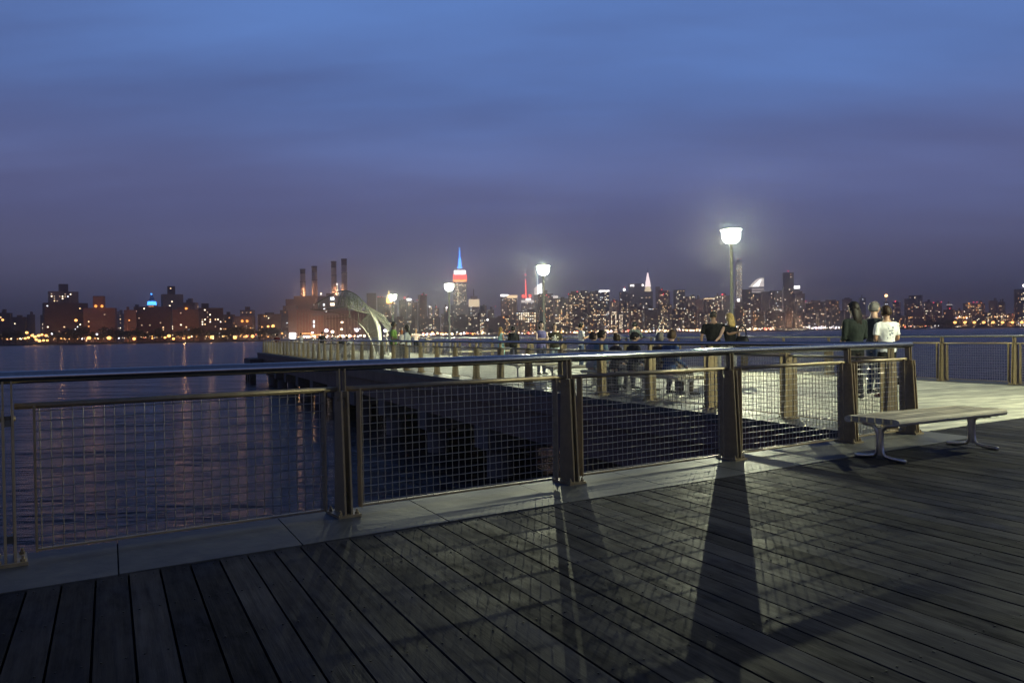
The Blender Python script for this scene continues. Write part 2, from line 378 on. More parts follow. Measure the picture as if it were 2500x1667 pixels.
# ------------------------------------------------------------------ pier
def make_pier():
    ul, ur = 7.84, 17.80
    def bound(u): return (FEN1 - u * N1.dot(UX)) / N1.dot(VX)       # v of the esplanade line at this u
    base = MB()
    base.prism([(v.x, v.y) for v in (pp(ul, bound(ul) + 0.02), pp(ur, bound(ur) + 0.02), pp(ur, VEND + 0.4), pp(ul, VEND + 0.4))], -0.50, -0.05)
    pier = tag(base.build('pier', M['fascia']), 'long boarded pier reaching out over the river to the left', kind='structure')
    # lower edge beams, cross beams, pile caps and piles
    for u in (8.25, 17.35):
        b = MB(); b.prism([(v.x, v.y) for v in (pp(u - 0.22, 7.4), pp(u + 0.22, 7.4), pp(u + 0.22, VEND), pp(u - 0.22, VEND))], -1.25, -0.503); b.build('edge_beam', M['fascia'], pier)
    v = 9.6
    while v < VEND:
        b = MB(); b.prism([(q.x, q.y) for q in (pp(8.0, v - 0.5), pp(17.6, v - 0.5), pp(17.6, v + 0.5), pp(8.0, v + 0.5))], -1.85, -1.253); b.build('pile_cap', M['cap'], pier)
        for u in (8.55, 11.5, 14.4, 17.1):
            c = pp(u, v); MB().lathe([(0.36, WATER - 2.0), (0.36, -1.852)], 14, (c.x, c.y, 0)).build('pile', M['cap'], pier)
        v += 5.4
    # fender platform at the far corner
    c = pp(7.6, VEND + 1.2)
    b = MB(); b.prism([(q.x, q.y) for q in (pp(6.9, VEND - 2.2), pp(12.0, VEND - 2.2), pp(12.0, VEND + 2.6), pp(6.9, VEND + 2.6))], -0.95, -0.507); b.build('fender_slab', M['cap'], pier)
    for (u, v) in ((7.2, VEND - 1.6), (7.2, VEND + 2.0), (9.2, VEND + 2.0), (9.2, VEND - 1.6), (7.2, VEND + .2)):
        q = pp(u, v); MB().box((q.x, q.y, WATER - 2), (0.5, 0.5, 2 - WATER - 0.953), VROT).build('fender_pile', M['iron'], pier)
    q = pp(7.2, VEND + 0.2); MB().box((q.x, q.y, WATER + 0.55), (4.4, 0.3, 0.35), VROT).build('fender_beam', M['iron'], pier)
    # edge strips (concrete) in slabs
    for a, b_, z in ((ul - 0.02, 8.60, 0.006), (17.02, ur + 0.02, 0.006)):
        v = bound((a + b_) / 2) + 0.02
        mesh = None
        while v < VEND + 0.3:
            v1 = min(v + 1.79 - 0.012, VEND + 0.42)
            poly = [(q.x, q.y) for q in (pp(a, v), pp(b_, v), pp(b_, v1), pp(a, v1))]
            poly = clip(poly, -N1.x, -N1.y, -(FEN1 + 0.012))
            if len(poly) >= 3:
                cx = sum(p_[0] for p_ in poly) / len(poly); cyy = sum(p_[1] for p_ in poly) / len(poly)
                if len(poly) == 4 and mesh and v1 - v > 1.77: link('edge_slab', mesh, pier, (cx, cyy, z - rnd.random() * 0.003))
                else:
                    mm = MB().prism([(p_[0] - cx, p_[1] - cyy) for p_ in poly], -0.13, 0.0).mesh('edge_slab', M['concrete'])
                    link('edge_slab', mm, pier, (cx, cyy, z))
                    if len(poly) == 4 and v1 - v > 1.77 and v > bound(8) + 2: mesh = mm
            v += 1.79
    # boards across the pier, two lengths per row
    v = 6.6; cache = {}; far = MB(); cnt = 0; jit = 0
    rz = math.atan2(UX.y, UX.x)
    while v < VEND + 0.35:
        jit = 12.2 + (cnt % 3) * 0.75; cnt += 1
        for a, b_ in ((8.612, jit - 0.003), (jit + 0.003, 17.008)):
            poly = [(q.x, q.y) for q in (pp(a, v), pp(b_, v), pp(b_, v + 0.149), pp(a, v + 0.149))]
            full = all(-(N1.x * x + N1.y * y) <= -(FEN1 + 0.012) for x, y in poly)
            poly = clip(poly, -N1.x, -N1.y, -(FEN1 + 0.012))
            if len(poly) < 3: continue
            dz = (rnd.random() - 0.5) * 0.004
            if v > 28.6: far.prism(poly, -0.04, dz); continue
            cx = sum(p_[0] for p_ in poly) / len(poly); cyy = sum(p_[1] for p_ in poly) / len(poly)
            ca, sa = math.cos(-rz), math.sin(-rz)
            key = round(b_ - a, 3)
            if full and key in cache: link('plank', cache[key], pier, (cx, cyy, dz), rz); continue
            loc = [((x - cx) * ca - (y - cyy) * sa, (x - cx) * sa + (y - cyy) * ca) for x, y in poly]
            mm = MB().prism(loc, -0.04, 0.0).mesh('plank', M['pier_plank'])
            if full: cache[key] = mm
            link('plank', mm, pier, (cx, cyy, dz), rz)
        v += 0.16
    o = far.build('far_planks', M['pier_plank'], pier); tag(o, 'boards of the far half of the pier', kind='stuff')
make_pier()

# ------------------------------------------------------------------ railings
RAIL_Z = 1.085
def make_post_mesh():
    mb = MB()
    # twin tapered blades, deep across the fence (local y), narrow along it (local x)
    def plate(x0, x1, yb0, yb1, yt0, yt1, z0, z1):
        mb.add([(x0, yb0, z0), (x1, yb0, z0), (x1, yb1, z0), (x0, yb1, z0), (x0, yt0, z1), (x1, yt0, z1), (x1, yt1, z1), (x0, yt1, z1)],
               [(0, 3, 2, 1), (4, 5, 6, 7), (0, 1, 5, 4), (1, 2, 6, 5), (2, 3, 7, 6), (3, 0, 4, 7)])
    for sx in (-1, 1):                                                        # twin blades
        plate(sx * 0.024 - 0.007, sx * 0.024 + 0.007, -0.118, 0.088, -0.072, 0.05, 0.024, 0.90)
        plate(sx * 0.022 - 0.005, sx * 0.022 + 0.005, -0.036, 0.02, -0.03, 0.03, 0.902, RAIL_Z - 0.012)
    plate(-0.0168, 0.0168, -0.05, 0.04, -0.03, 0.02, 0.12, 0.16); plate(-0.0168, 0.0168, -0.04, 0.03, -0.03, 0.02, 0.80, 0.84)   # spacers
    mb.tube([(-0.04, -0.012, 0.845), (0.04, -0.012, 0.845)], 0.016, 8)
    return mb.mesh('post', M['post'])
def make_base_mesh():
    mb = MB(); mb.box((0, -0.01, 0.004), (0.17, 0.26, 0.02))
    for x in (-0.062, 0.062):
        for y in (-0.11, 0.09): mb.lathe([(0.016, 0), (0.016, 0.014), (0.008, 0.016), (0.008, 0.034)], 6, (x, y, 0.024), smooth=False)
    return mb.mesh('base_plate', M['post'])
POST_ME, BASE_ME = make_post_mesh(), make_base_mesh()
panel_cache = {}
def panel_meshes(w):
    key = round(w, 2)
    if key in panel_cache: return panel_cache[key]
    fr = MB(); zt, zb = 0.915, 0.075
    for x in (-w / 2, w / 2): fr.box((x, 0, 0.045), (0.012, 0.07, zt - 0.045))
    fr.tube([(-w / 2 - 0.10, 0, zt), (w / 2 + 0.10, 0, zt)], 0.019, 8)
    fr.box((0, 0, 0.05), (w - 0.014, 0.035, 0.012))
    wm = MB(); pit = 0.0575; nx = int((w - 0.03) / pit); x0 = -nx * pit / 2; nz = int((zt - zb - 0.03) / pit); amp = 0.0024
    rw = 0.0032
    for i in range(nx + 1):
        pts = [(x0 + i * pit, amp * (1 if (i + j) % 2 else -1), zb + j * pit) for j in range(nz + 1)]
        wm.tube([(pts[0][0], 0, 0.06)] + pts + [(pts[0][0], 0, zt - 0.018)], rw, 4, caps=False)
    for j in range(nz + 1):
        pts = [(x0 + i * pit, -amp * (1 if (i + j) % 2 else -1), zb + j * pit) for i in range(nx + 1)]
        wm.tube([(-w / 2 + 0.006, 0, zb + j * pit)] + pts + [(w / 2 - 0.006, 0, zb + j * pit)], rw, 4, caps=False)
    panel_cache[key] = (fr.mesh('panel_frame', M['post']), wm.mesh('wire_mesh', M['wire']))
    return panel_cache[key]
def fence(origin, direc, posts, label, rail_ext=(0.0, 0.0), flip=False):
    ang = math.atan2(direc.y, direc.x) + (math.pi if flip else 0); sg = -1 if flip else 1
    e = empty('steel_railing', origin, ang); tag(e, label, 'railing', 'steel mesh railings of the waterfront')
    ps = [sg * s for s in posts]
    rail = MB(); a, b = ps[0] - sg * rail_ext[0], ps[-1] + sg * rail_ext[1]
    rail.tube([(a, 0, RAIL_Z), (b, 0, RAIL_Z)], 0.0375, 16); rail.build('hand_rail', M['steel'], e)
    for i, s in enumerate(ps):
        p = link('post', POST_ME, e, (s, 0, 0)); link('base_plate', BASE_ME, p)
        if i + 1 < len(ps):
            w = abs(ps[i + 1] - s) - 0.27
            if w > 0.3:
                f, wm = panel_meshes(w); q = link('mesh_panel', f, e, ((s + ps[i + 1]) / 2, 0.0, 0)); link('wire_mesh', wm, q)
    return e
# near railing along the esplanade edge (local -y faces the viewer)
S1 = [0.06 - 2.05 * 2, 0.06 - 2.05, 0.06, 2.11, 4.16, 6.20, 8.14, 9.36]
fence(p1(0, FEN1), T1, S1, 'near steel railing with wire mesh panels across the foreground beside the bench', (1.0, 0.06))
# pier railings
VC = (p1(9.36, FEN1)).dot(VX)
n2 = [VC + 0.25 + 1.79 * i for i in range(0, 38)]; n2 = [v for v in n2 if v < VEND - 0.2] + [VEND]
fence(pp(U2, 0), VX, n2, 'mesh railing along the left edge of the pier, from the near corner outward', (0.2, 0.05), flip=True)
v3 = 11.70 - 1.79 * 3
n3 = [v3 + 1.79 * i for i in range(0, 38)]; n3 = [v for v in n3 if v < VEND - 0.3] + [VEND]
fence(pp(U3, 0), VX, n3, 'mesh railing with bright hand rail along the far right edge of the pier', (0.5, 0.05))
fence(pp(0, VEND), UX, [U2 + 0.15, U2 + 1.9, U2 + 3.65, U2 + 5.4, U2 + 7.15, U3 - 0.15], 'short mesh railing closing the far end of the pier', (0.1, 0.1))

# ------------------------------------------------------------------ lamp posts
def make_bowl_mat():
    mt = bpy.data.materials.new('glowing_lamp_glass'); mt.use_nodes = True; nt = mt.node_tree; nt.nodes.clear()
    o = nt.nodes.new('ShaderNodeOutputMaterial'); a = nt.nodes.new('ShaderNodeAddShader'); t = nt.nodes.new('ShaderNodeBsdfTransparent'); e = nt.nodes.new('ShaderNodeEmission')
    e.inputs[0].default_value = (0.93, 1.0, 0.93, 1); e.inputs[1].default_value = 6.0
    nt.links.new(t.outputs[0], a.inputs[0]); nt.links.new(e.outputs[0], a.inputs[1]); nt.links.new(a.outputs[0], o.inputs[0])
    mt.cycles.emission_sampling = 'NONE'; return mt
M['bowl'] = make_bowl_mat()
LAMP_W = 2700.0
pole_me = MB().lathe([(0.16, 0.004), (0.16, 0.03), (0.075, 0.04), (0.062, 0.5), (0.045, 4.05), (0.06, 4.06), (0.06, 4.14)], 16).mesh('pole', M['pole'])
bowl_me = MB().lathe([(0.06, 4.10), (0.15, 4.12), (0.235, 4.19), (0.285, 4.30), (0.295, 4.42), (0.27, 4.54)], 24).mesh('lamp_glass', M['bowl'])
hat_me = MB().lathe([(0.34, 4.542), (0.35, 4.56), (0.20, 4.61), (0.06, 4.64)], 24).mesh('lamp_hood', M['pole'])
def lamp_post(Yd, label, X=None):
    X = 18.55 - 0.44 * Yd if X is None else X; e = empty('lamp_post', (X, Yd, 0)); tag(e, label, 'street lamp', 'lamp posts along the right edge of the pier')
    link('pole', pole_me, e); link('lamp_glass', bowl_me, e); link('lamp_hood', hat_me, e)
    l = bpy.data.lights.new('lamp_bulb', 'POINT'); l.energy = LAMP_W; l.shadow_soft_size = 0.03; l.color = (0.97, 1.0, 0.66)
    link('lamp_bulb', l, e, (0, 0, 4.28))
lamp_post(25.9, 'nearest and tallest looking lamp post of the pier, behind the embracing couple')
lamp_post(38.6, 'second lamp post along the pier, behind the woman with crossed arms')
lamp_post(51.2, 'third lamp post along the pier, left of the red and blue lit skyscraper')
lamp_post(63.6, 'farthest small lamp post, by the golden pyramid roof')
lamp_post(10.6, 'lamp post on the esplanade right of the bench, just outside the picture', 10.4)

# ------------------------------------------------------------------ benches
def bench_parts():
    slats = []; L_, wd = 1.78, 0.62; n = 7; sw = wd / n
    for i in range(n):
        y = -wd / 2 + sw * (i + 0.5)
        if i in (0, n - 1):      # rounded outer slats
            sg = -1 if i == 0 else 1; mb = MB()
            prof = [(-sg * 0.036, 0.36), (sg * 0.01, 0.358), (sg * 0.034, 0.368), (sg * 0.042, 0.388), (sg * 0.034, 0.408), (sg * 0.012, 0.42), (-sg * 0.036, 0.422)]
            if sg > 0: prof = prof[::-1]
            vs = [(-L_ / 2, y + a, z) for a, z in prof] + [(L_ / 2, y + a, z) for a, z in prof]; k = len(prof)
            mb.add(vs, [tuple(range(k)), tuple(range(2 * k - 1, k - 1, -1))] + [((j + 1) % k, j, k + j, k + (j + 1) % k) for j in range(k)])
            slats.append(mb.mesh('slat', M['bench_wood']))
        else:
            slats.append(MB().box((0, y, 0.372), (L_, sw - 0.016, 0.05)).mesh('slat', M['bench_wood']))
    leg = MB()
    # cast stand: low spread foot, twin upright stems, head widening under the seat
    for s in (-1, 1):
        leg.tube([(0, s * 0.285, 0.008), (0, s * 0.25, 0.014), (0, s * 0.14, 0.022), (0, s * 0.06, 0.036), (0, s * 0.032, 0.07), (0, s * 0.027, 0.14), (0, s * 0.027, 0.26), (0, s * 0.034, 0.30), (0, s * 0.07, 0.334), (0, s * 0.20, 0.354)],
                 [(0.024, 0.008), (0.026, 0.011), (0.022, 0.014), (0.02, 0.016), (0.018, 0.014), (0.017, 0.012), (0.017, 0.012), (0.019, 0.015), (0.022, 0.016), (0.024, 0.008)], 8, ref=(1, 0, 0))
    leg.box((0, 0, 0.04), (0.010, 0.05, 0.28)); leg.box((0, 0, 0.352), (0.07, 0.54, 0.018))
    return slats, leg.mesh('stand', M['cast'])
SLATS, STAND = bench_parts()
def bench(x, y, ang, label):
    e = empty('bench', (x, y, 0.002), ang); tag(e, label, 'bench', 'backless slatted benches')
    for s in SLATS: link('slat', s, e)
    for sx in (-0.76, 0.76): link('stand', STAND, e, (sx, 0, 0))
bench(4.27, 8.22, R(29), 'empty backless wooden bench with metal stands in the right foreground')
def on_pier(px, off):      # point on the line `off` metres inside the left pier fence, at this photo column
    r = (px - 1250) / F_PX; a = (U2 + off) / 0.9153; Z = a / (r + 0.44); return Vector((r * Z, Z, 0))
b1 = on_pier(1490, 1.0); b2 = on_pier(1621, 1.0)
bench(b1.x, b1.y, VROT, 'bench under the four seated people behind the left pier railing')
bench(b2.x, b2.y, VROT, 'bench under the seated pair nearest the standing couple')
bench(0.85, 23.4, VROT - R(90), 'empty dark bench on the pier in front of the woman with crossed arms')
bench(1.75, 21.4, VROT - R(90), 'second empty dark bench, just nearer than the one before the woman with crossed arms')
bench(-2.6, 42.2, VROT - R(90), 'brightly lit pale bench near the third lamp post')
bench(-0.9, 43.0, VROT - R(90), 'pale lit bench end to end with the one near the third lamp post')

# ------------------------------------------------------------------ litter bin, fishing rods, canopy
def make_bin():
    c = at(978, 866, 47.0); e = empty('litter_bin', (c.x, c.y, 0.002)); tag(e, 'dark square litter bin on the pier behind the man in the green shirt', 'litter bin')
    MB().box((0, 0, 0.0), (0.5, 0.5, 0.85), 0.3, top=(1.05, 1.05)).build('bin_body', M['iron'], e)
    MB().box((0, 0, 0.853), (0.56, 0.56, 0.06), 0.3).build('bin_lid', M['pole'], e)
make_bin()
def rod(x0, y0, Y0, x1, y1, Y1, label):
    a = at(x0, y0, Y0); b = at(x1, y1, Y1); a.z = max(a.z, 0.02)
    e = empty('fishing_rod', a); tag(e, label, 'fishing rod', 'fishing rods leaning on the pier railing')
    d = b - a; mt = M['rod']
    MB().tube([(0, 0, 0), d * 0.5, d], [0.011, 0.009, 0.006], 6).build('rod_blank', mt, e)
    MB().tube([d * 0.02, d * 0.22], 0.02, 8).build('grip', M['iron'], e)
    k = d * 0.26; MB().ball((k.x + 0.05, k.y, k.z), (0.05, 0.03, 0.05), 8).build('reel', M['cast'], e)
M['rod'] = pmat('white_rod', (0.75, 0.74, 0.7), 0.35)
rod(1586, 862, 31.0, 1618, 773, 31.6, 'pale fishing rod leaning on the far pier railing right of the man in a cap')
rod(1083, 862, 49.5, 1091, 826, 50.0, 'pale fishing rod leaning on the far railing beside the third lamp post')

def make_canopy():
    Y0 = 53.5
    def cpt(x, y, dy=0.0): return at(760 + x / 8.2545, 690 + y / 8.2545, Y0 + dy)
    foot = cpt(1300, 1460); e = empty('shade_canopy', (foot.x, foot.y, 0.0))
    tag(e, 'curved lattice shade canopy with white membrane sweeping down at the pier end', 'canopy')
    O = Vector((foot.x, foot.y, 0))
    M['lattice'] = pmat('canopy_steel', (0.16, 0.16, 0.13), 0.5, metal=0.3, var=0.2)
    M['membrane'] = pmat('canopy_membrane', (0.78, 0.76, 0.66), 0.6, var=0.1, scale=3)
    def L(p): return Vector(p) - O
    T = catmull([L(cpt(80, 430, 4)), L(cpt(300, 300, 3)), L(cpt(480, 215, 2)), L(cpt(650, 160, 1.2)), L(cpt(800, 190, 0.6)), L(cpt(950, 285, 0.2)), L(cpt(1130, 470, 0))], 8)
    B = catmull([L(cpt(-20, 535, -1)), L(cpt(200, 545, -1.4)), L(cpt(450, 520, -1.8)), L(cpt(640, 490, -2)), L(cpt(800, 520, -1.8)), L(cpt(960, 580, -1.2)), L(cpt(1180, 620, -0.5))], 8)
    for nm, c, r in (('upper_edge', T, 0.035), ('lower_edge', B, 0.03)): MB().tube(c, r, 6).build(nm, M['lattice'], e)
    n = len(T); q = random.Random(3)
    for i in range(0, n):
        for k in ((-5, 4) if i > n * 0.45 else (3,)):
            j = min(max(i + k + q.choice((-1, 0, 1)), 0), n - 1)
            if i < n * 0.45 and i % 2: continue
            a, b = T[i], B[j]; mid = (a + b) / 2 + Vector((0, 0, 0.18)); wd = 0.016 if i < n * 0.45 else 0.026
            MB().tube([a, mid, b], [(wd * 0.5, 0.008), (wd, 0.008), (wd * 0.5, 0.008)], 4, ref=(0.2, -1, 0.3)).build('lattice_bar', M['lattice'], e)
    # lattice trunk
    L1 = catmull([L(cpt(960, 830, -1.2)), L(cpt(1070, 940, -1.0)), L(cpt(1210, 1170, -0.6)), Vector((0, 0, 0.02))], 5)
    L2 = catmull([L(cpt(1190, 580, 0.2)), L(cpt(1270, 760, 0.3)), L(cpt(1340, 1000, 0.4)), L(cpt(1390, 1455, 0.4))], 5)
    MB().tube(L1, 0.03, 6).build('leg', M['membrane'], e); MB().tube(L2, 0.03, 6).build('leg', M['membrane'], e)
    for i in range(len(L1)):
        for k in (-3, 2):
            j = min(max(i + k, 0), len(L2) - 1)
            MB().tube([L1[i], L2[j]], [(0.014, 0.01), (0.012, 0.01)], 4, ref=(0.2, -1, 0.1)).build('lattice_bar', M['lattice'], e)
    for (x, ya, yb, dy) in ((765, 480, 700, -1.6), (940, 290, 810, -1.0)):
        MB().tube([L(cpt(x - 10, ya, dy)), L(cpt(x, (ya + yb) / 2, dy)), L(cpt(x + 15, yb, dy))], 0.03, 6).build('strut', M['lattice'], e)
    MB().tube([L(cpt(300, 730, -1.6)), L(cpt(775, 700, -1.6)), L(cpt(955, 810, -1.0)), L(cpt(1000, 870, -1.1))], 0.014, 5).build('cable', M['lattice'], e)
    MB().tube([L(cpt(-20, 540, -1)), L(cpt(480, 600, -1.5)), L(cpt(775, 700, -1.6))], 0.012, 5).build('cable', M['lattice'], e)
    # two white membranes on thin steel edges
    def sheet(A, C, name, thick=0.02):
        A = catmull(A, 5); C = catmull(C, 5); mb = MB(); k = min(len(A), len(C)); m_ = 4; vs = []
        for sd in (0, 1):
            for i in range(k):
                for j in range(m_ + 1):
                    t = j / m_; p = A[i].lerp(C[i], t); p = p + Vector((0, 0.12 * math.sin(math.pi * t) + sd * thick, 0)); vs.append(p)
        fs = []; o = k * (m_ + 1)
        for i in range(k - 1):
            for j in range(m_):
                a = i * (m_ + 1) + j; fs.append((a, a + 1, a + m_ + 2, a + m_ + 1)); fs.append((o + a, o + a + m_ + 1, o + a + m_ + 2, o + a + 1))
        for i in range(k - 1):
            for j in (0, m_):
                a = i * (m_ + 1) + j; b = a + m_ + 1; fs.append((a, b, o + b, o + a))
        mb.add(vs, fs, 0, True); mb.build(name, M['membrane'], e)
    sheet([L(cpt(1225, 610, 0.5)), L(cpt(1290, 760, 0.5)), L(cpt(1340, 950, 0.5)), L(cpt(1370, 1180, 0.5))], [L(cpt(1260, 600, 0.9)), L(cpt(1380, 830, 0.9)), L(cpt(1410, 1000, 0.9)), L(cpt(1425, 1180, 0.8))], 'membrane')
    sheet([L(cpt(1130, 465, 0)), L(cpt(1300, 560, 0.2)), L(cpt(1480, 680, 0.4)), L(cpt(1615, 880, 0.6))], [L(cpt(1190, 580, 0.6)), L(cpt(1320, 700, 0.9)), L(cpt(1430, 830, 1.0)), L(cpt(1545, 985, 1.0))], 'membrane')
    MB().tube([L(cpt(1545, 985, 1.0)), L(cpt(1500, 1080, 1)), L(cpt(1540, 1180, 1)), L(cpt(1560, 1460, 1))], 0.03, 6).build('leg', M['membrane'], e)
    # dark branching bars lying over the pale membrane
    for pts in (((1390, 640), (1440, 730), (1560, 870)), ((1440, 730), (1420, 800), (1500, 870)), ((1350, 640), (1400, 700), (1490, 720), (1560, 800)), ((1490, 720), (1520, 850), (1600, 885)), ((1420, 800), (1540, 850))):
        MB().tube([L(cpt(x, y, -0.05)) for x, y in pts], 0.022, 5).build('lattice_bar', M['lattice'], e)
    for x in (1400, 1450):
        a = L(cpt(x, 1180, 0.6)); MB().tube([a, Vector((a.x + 0.05, a.y, 0.02))], [0.05, 0.08], 8).build('leg', M['lattice'], e)
make_canopy()

# ------------------------------------------------------------------ people
SKIN = {'light': (0.52, 0.33, 0.23), 'tan': (0.36, 0.21, 0.13), 'brown': (0.15, 0.075, 0.045), 'pale': (0.6, 0.42, 0.32)}
mat_cache = {}
def cloth(col, rough=0.85):
    k = (tuple(round(c, 3) for c in col), rough)
    if k not in mat_cache: mat_cache[k] = pmat('cloth_%02d' % len(mat_cache), col, rough, var=0.16, scale=9, bump=0.5, spec=0.25)
    return mat_cache[k]
def skin_mat(k):
    if k not in mat_cache: mat_cache[k] = pmat('skin_' + k, SKIN[k], 0.5, var=0.06, scale=12)
    return mat_cache[k]
M['eye'] = pmat('eye_dark', (0.015, 0.012, 0.01), 0.3); M['lip'] = pmat('lip', (0.3, 0.1, 0.08), 0.5)
def remesh(mb, voxel, name, mat):
    me = mb.mesh(name + '_src', mat); o = link(name + '_tmp', me); md = o.modifiers.new('r', 'REMESH'); md.mode = 'VOXEL'; md.voxel_size = voxel; md.use_smooth_shade = True
    ms = o.modifiers.new('s', 'SMOOTH'); ms.factor = 0.5; ms.iterations = 4
    dg = bpy.context.evaluated_depsgraph_get(); out = bpy.data.meshes.new_from_object(o.evaluated_get(dg)); out.name = name
    bpy.data.objects.remove(o); bpy.data.meshes.remove(me)
    out.polygons.foreach_set('use_smooth', [True] * len(out.polygons))
    if not out.materials: out.materials.append(mat)
    return out
from mathutils import noise as mnoise
def ruffle(me, amp, freq, along=0.45):
    n = len(me.vertices); co = [0.0] * (3 * n); no = [0.0] * (3 * n)
    me.vertices.foreach_get('co', co); me.vertices.foreach_get('normal', no)
    for i in range(0, 3 * n, 3):
        q = Vector((co[i] * freq, co[i + 1] * freq, co[i + 2] * freq * along)); k = amp * (mnoise.noise(q) + 0.5 * mnoise.noise(q * 2.3))
        co[i] += no[i] * k; co[i + 1] += no[i + 1] * k; co[i + 2] += no[i + 2] * k
    me.vertices.foreach_set('co', co); me.update()
def hand(mb, wrist, direc, H, side, curl=0.5):
    d = Vector(direc).normalized(); up = Vector((0, 0, 1)) if abs(d.z) < 0.8 else Vector((0, 1, 0)); sx = d.cross(up).normalized(); nrm = sx.cross(d).normalized()
    w = Vector(wrist); s = H
    p0 = w - d * 0.005 * s; palm_end = w + d * 0.05 * s
    mb.tube([p0, w + d * 0.02 * s, palm_end], [(0.014 * s, 0.010 * s), (0.023 * s, 0.010 * s), (0.022 * s, 0.008 * s)], 8, ref=nrm)
    for i, (o, ln) in enumerate(((-0.017, 0.038), (-0.006, 0.044), (0.006, 0.041), (0.017, 0.032))):
        a = palm_end + sx * (o * s) - d * 0.004 * s; b = a + d * (ln * 0.5 * s) - nrm * (curl * 0.006 * s); c = b + d * (ln * 0.42 * s) - nrm * (curl * 0.018 * s)
        mb.tube([a, b, c], [0.0052 * s, 0.0047 * s, 0.0036 * s], 5)
    a = w + d * 0.012 * s + sx * (side * 0.018 * s); b = a + d * 0.022 * s + sx * (side * 0.014 * s); c = b + d * 0.022 * s
    mb.tube([a, b, c], [0.0068 * s, 0.006 * s, 0.0045 * s], 5)
def person(x, y, face, H, label, top=(0.1, 0.1, 0.1), bottom=(0.05, 0.05, 0.07), skin='light', hair='short', hcol=(0.02, 0.014, 0.01), sleeve='short', pose='stand', shoes=(0.03, 0.03, 0.03),
           bottoms='trousers', lean=0.0, arms=None, seat=0.42, look=(0, 0), build=1.0, z=0.0, group=None, head_turn=0.0, voxel=None, stride=0.0):
    """face: heading in degrees, 0 = away from the viewer (+Y), 90 = to the left, -90 = to the right"""
    e = empty('person', (x, y, z), R(face)); tag(e, label, 'person', group)
    vx = voxel or 0.016
    Lr = math.radians(lean); cl, sl = math.cos(Lr), math.sin(Lr)
    sit = pose == 'sit'
    pz = (seat + 0.10) if sit else 0.52 * H
    pel = Vector((0, 0, pz))
    def up_(px, py, pzf):         # upper body point given as fraction of H above the standing pelvis
        v = Vector((px * H, py * H, (pzf - 0.52) * H)); return pel + Vector((v.x, v.y * cl + v.z * sl, v.z * cl - v.y * sl))
    hip, kn, an, toe = {}, {}, {}, {}
    for s in (-1, 1):
        hip[s] = pel + Vector((s * 0.052 * H, 0, -0.025 * H))
        st = stride * s * 0.06 * H
        if sit:
            kn[s] = Vector((s * 0.075 * H, 0.245 * H, seat + 0.035 * H)); an[s] = Vector((s * 0.07 * H, 0.23 * H + s * 0.03, 0.045 * H))
        else:
            kn[s] = Vector((s * 0.06 * H, 0.012 * H + st * 0.6, 0.285 * H)); an[s] = Vector((s * 0.062 * H, -0.01 * H + st, 0.045 * H))
        toe[s] = an[s] + Vector((s * 0.014 * H, 0.10 * H, -0.027 * H))
    sh = {s: up_(s * 0.106 * build, 0, 0.795) for s in (-1, 1)}
    el = {s: up_(s * 0.145 * build, -0.015, 0.635) for s in (-1, 1)}; wr = {s: up_(s * 0.14 * build, 0.04, 0.49) for s in (-1, 1)}
    if sit and arms is None:
        for s in (-1, 1): el[s] = up_(s * 0.15, 0.01, 0.64); wr[s] = Vector((s * 0.07 * H, 0.19 * H, seat + 0.10 * H))
    if arms == 'crossed':
        for s in (-1, 1): el[s] = up_(s * 0.13, 0.05, 0.655); wr[s] = up_(-s * 0.05, 0.105 + 0.012 * s, 0.675)
    elif arms == 'phone':
        for s in (-1, 1): el[s] = up_(s * 0.13, 0.03, 0.64); wr[s] = up_(s * 0.04, 0.17, 0.69)
    elif arms == 'lean':
        for s in (-1, 1): el[s] = up_(s * 0.15, 0.10, 0.68); wr[s] = up_(s * 0.08, 0.21, 0.66)
    elif arms == 'front':
        for s in (-1, 1): el[s] = up_(s * 0.14, 0.0, 0.63); wr[s] = up_(s * 0.05, 0.12, 0.60)
    elif arms == 'out':
        el[1] = up_(0.2, 0.02, 0.70); wr[1] = up_(0.29, 0.06, 0.60)
        el[-1] = up_(-0.15, 0.02, 0.64); wr[-1] = up_(-0.12, 0.10, 0.58)
    elif arms == 'hug_right':
        el[1] = up_(0.2, -0.03, 0.67); wr[1] = up_(0.33, -0.06, 0.70)
    elif arms == 'hug_left':
        el[-1] = up_(-0.19, -0.03, 0.66); wr[-1] = up_(-0.29, -0.075, 0.60)
    elif arms == 'pocket':
        for s in (-1, 1): el[s] = up_(s * 0.165, -0.03, 0.63); wr[s] = up_(s * 0.12, 0.045, 0.535)
    def torso(mb, g, z0, z1):
        prof = [(0.455, 0.060, 0.052, 0), (0.49, 0.086, 0.060, 0), (0.53, 0.092, 0.062, -0.004), (0.60, 0.079, 0.054, 0.002), (0.68, 0.093, 0.062, 0.004), (0.75, 0.107, 0.064, 0.002), (0.795, 0.100, 0.05, -0.004), (0.822, 0.068, 0.037, -0.006), (0.838, 0.044, 0.036, -0.004)]
        pts, rad = [], []
        for (h, a, b, oy) in prof:
            if z0 <= h <= z1: pts.append(up_(0, oy, h)); rad.append(((a * build) * H + g, b * build * H + g))
        mb.tube(pts, rad, 16, ref=Vector((0, cl, -sl)))
    # bare body
    body = MB(); torso(body, -0.012, 0.45, 0.84)
    body.tube([up_(0, -0.004, 0.80), up_(0, 0.004, 0.87), up_(0, 0.008, 0.89)], [0.042 * H, 0.035 * H, 0.033 * H], 10)
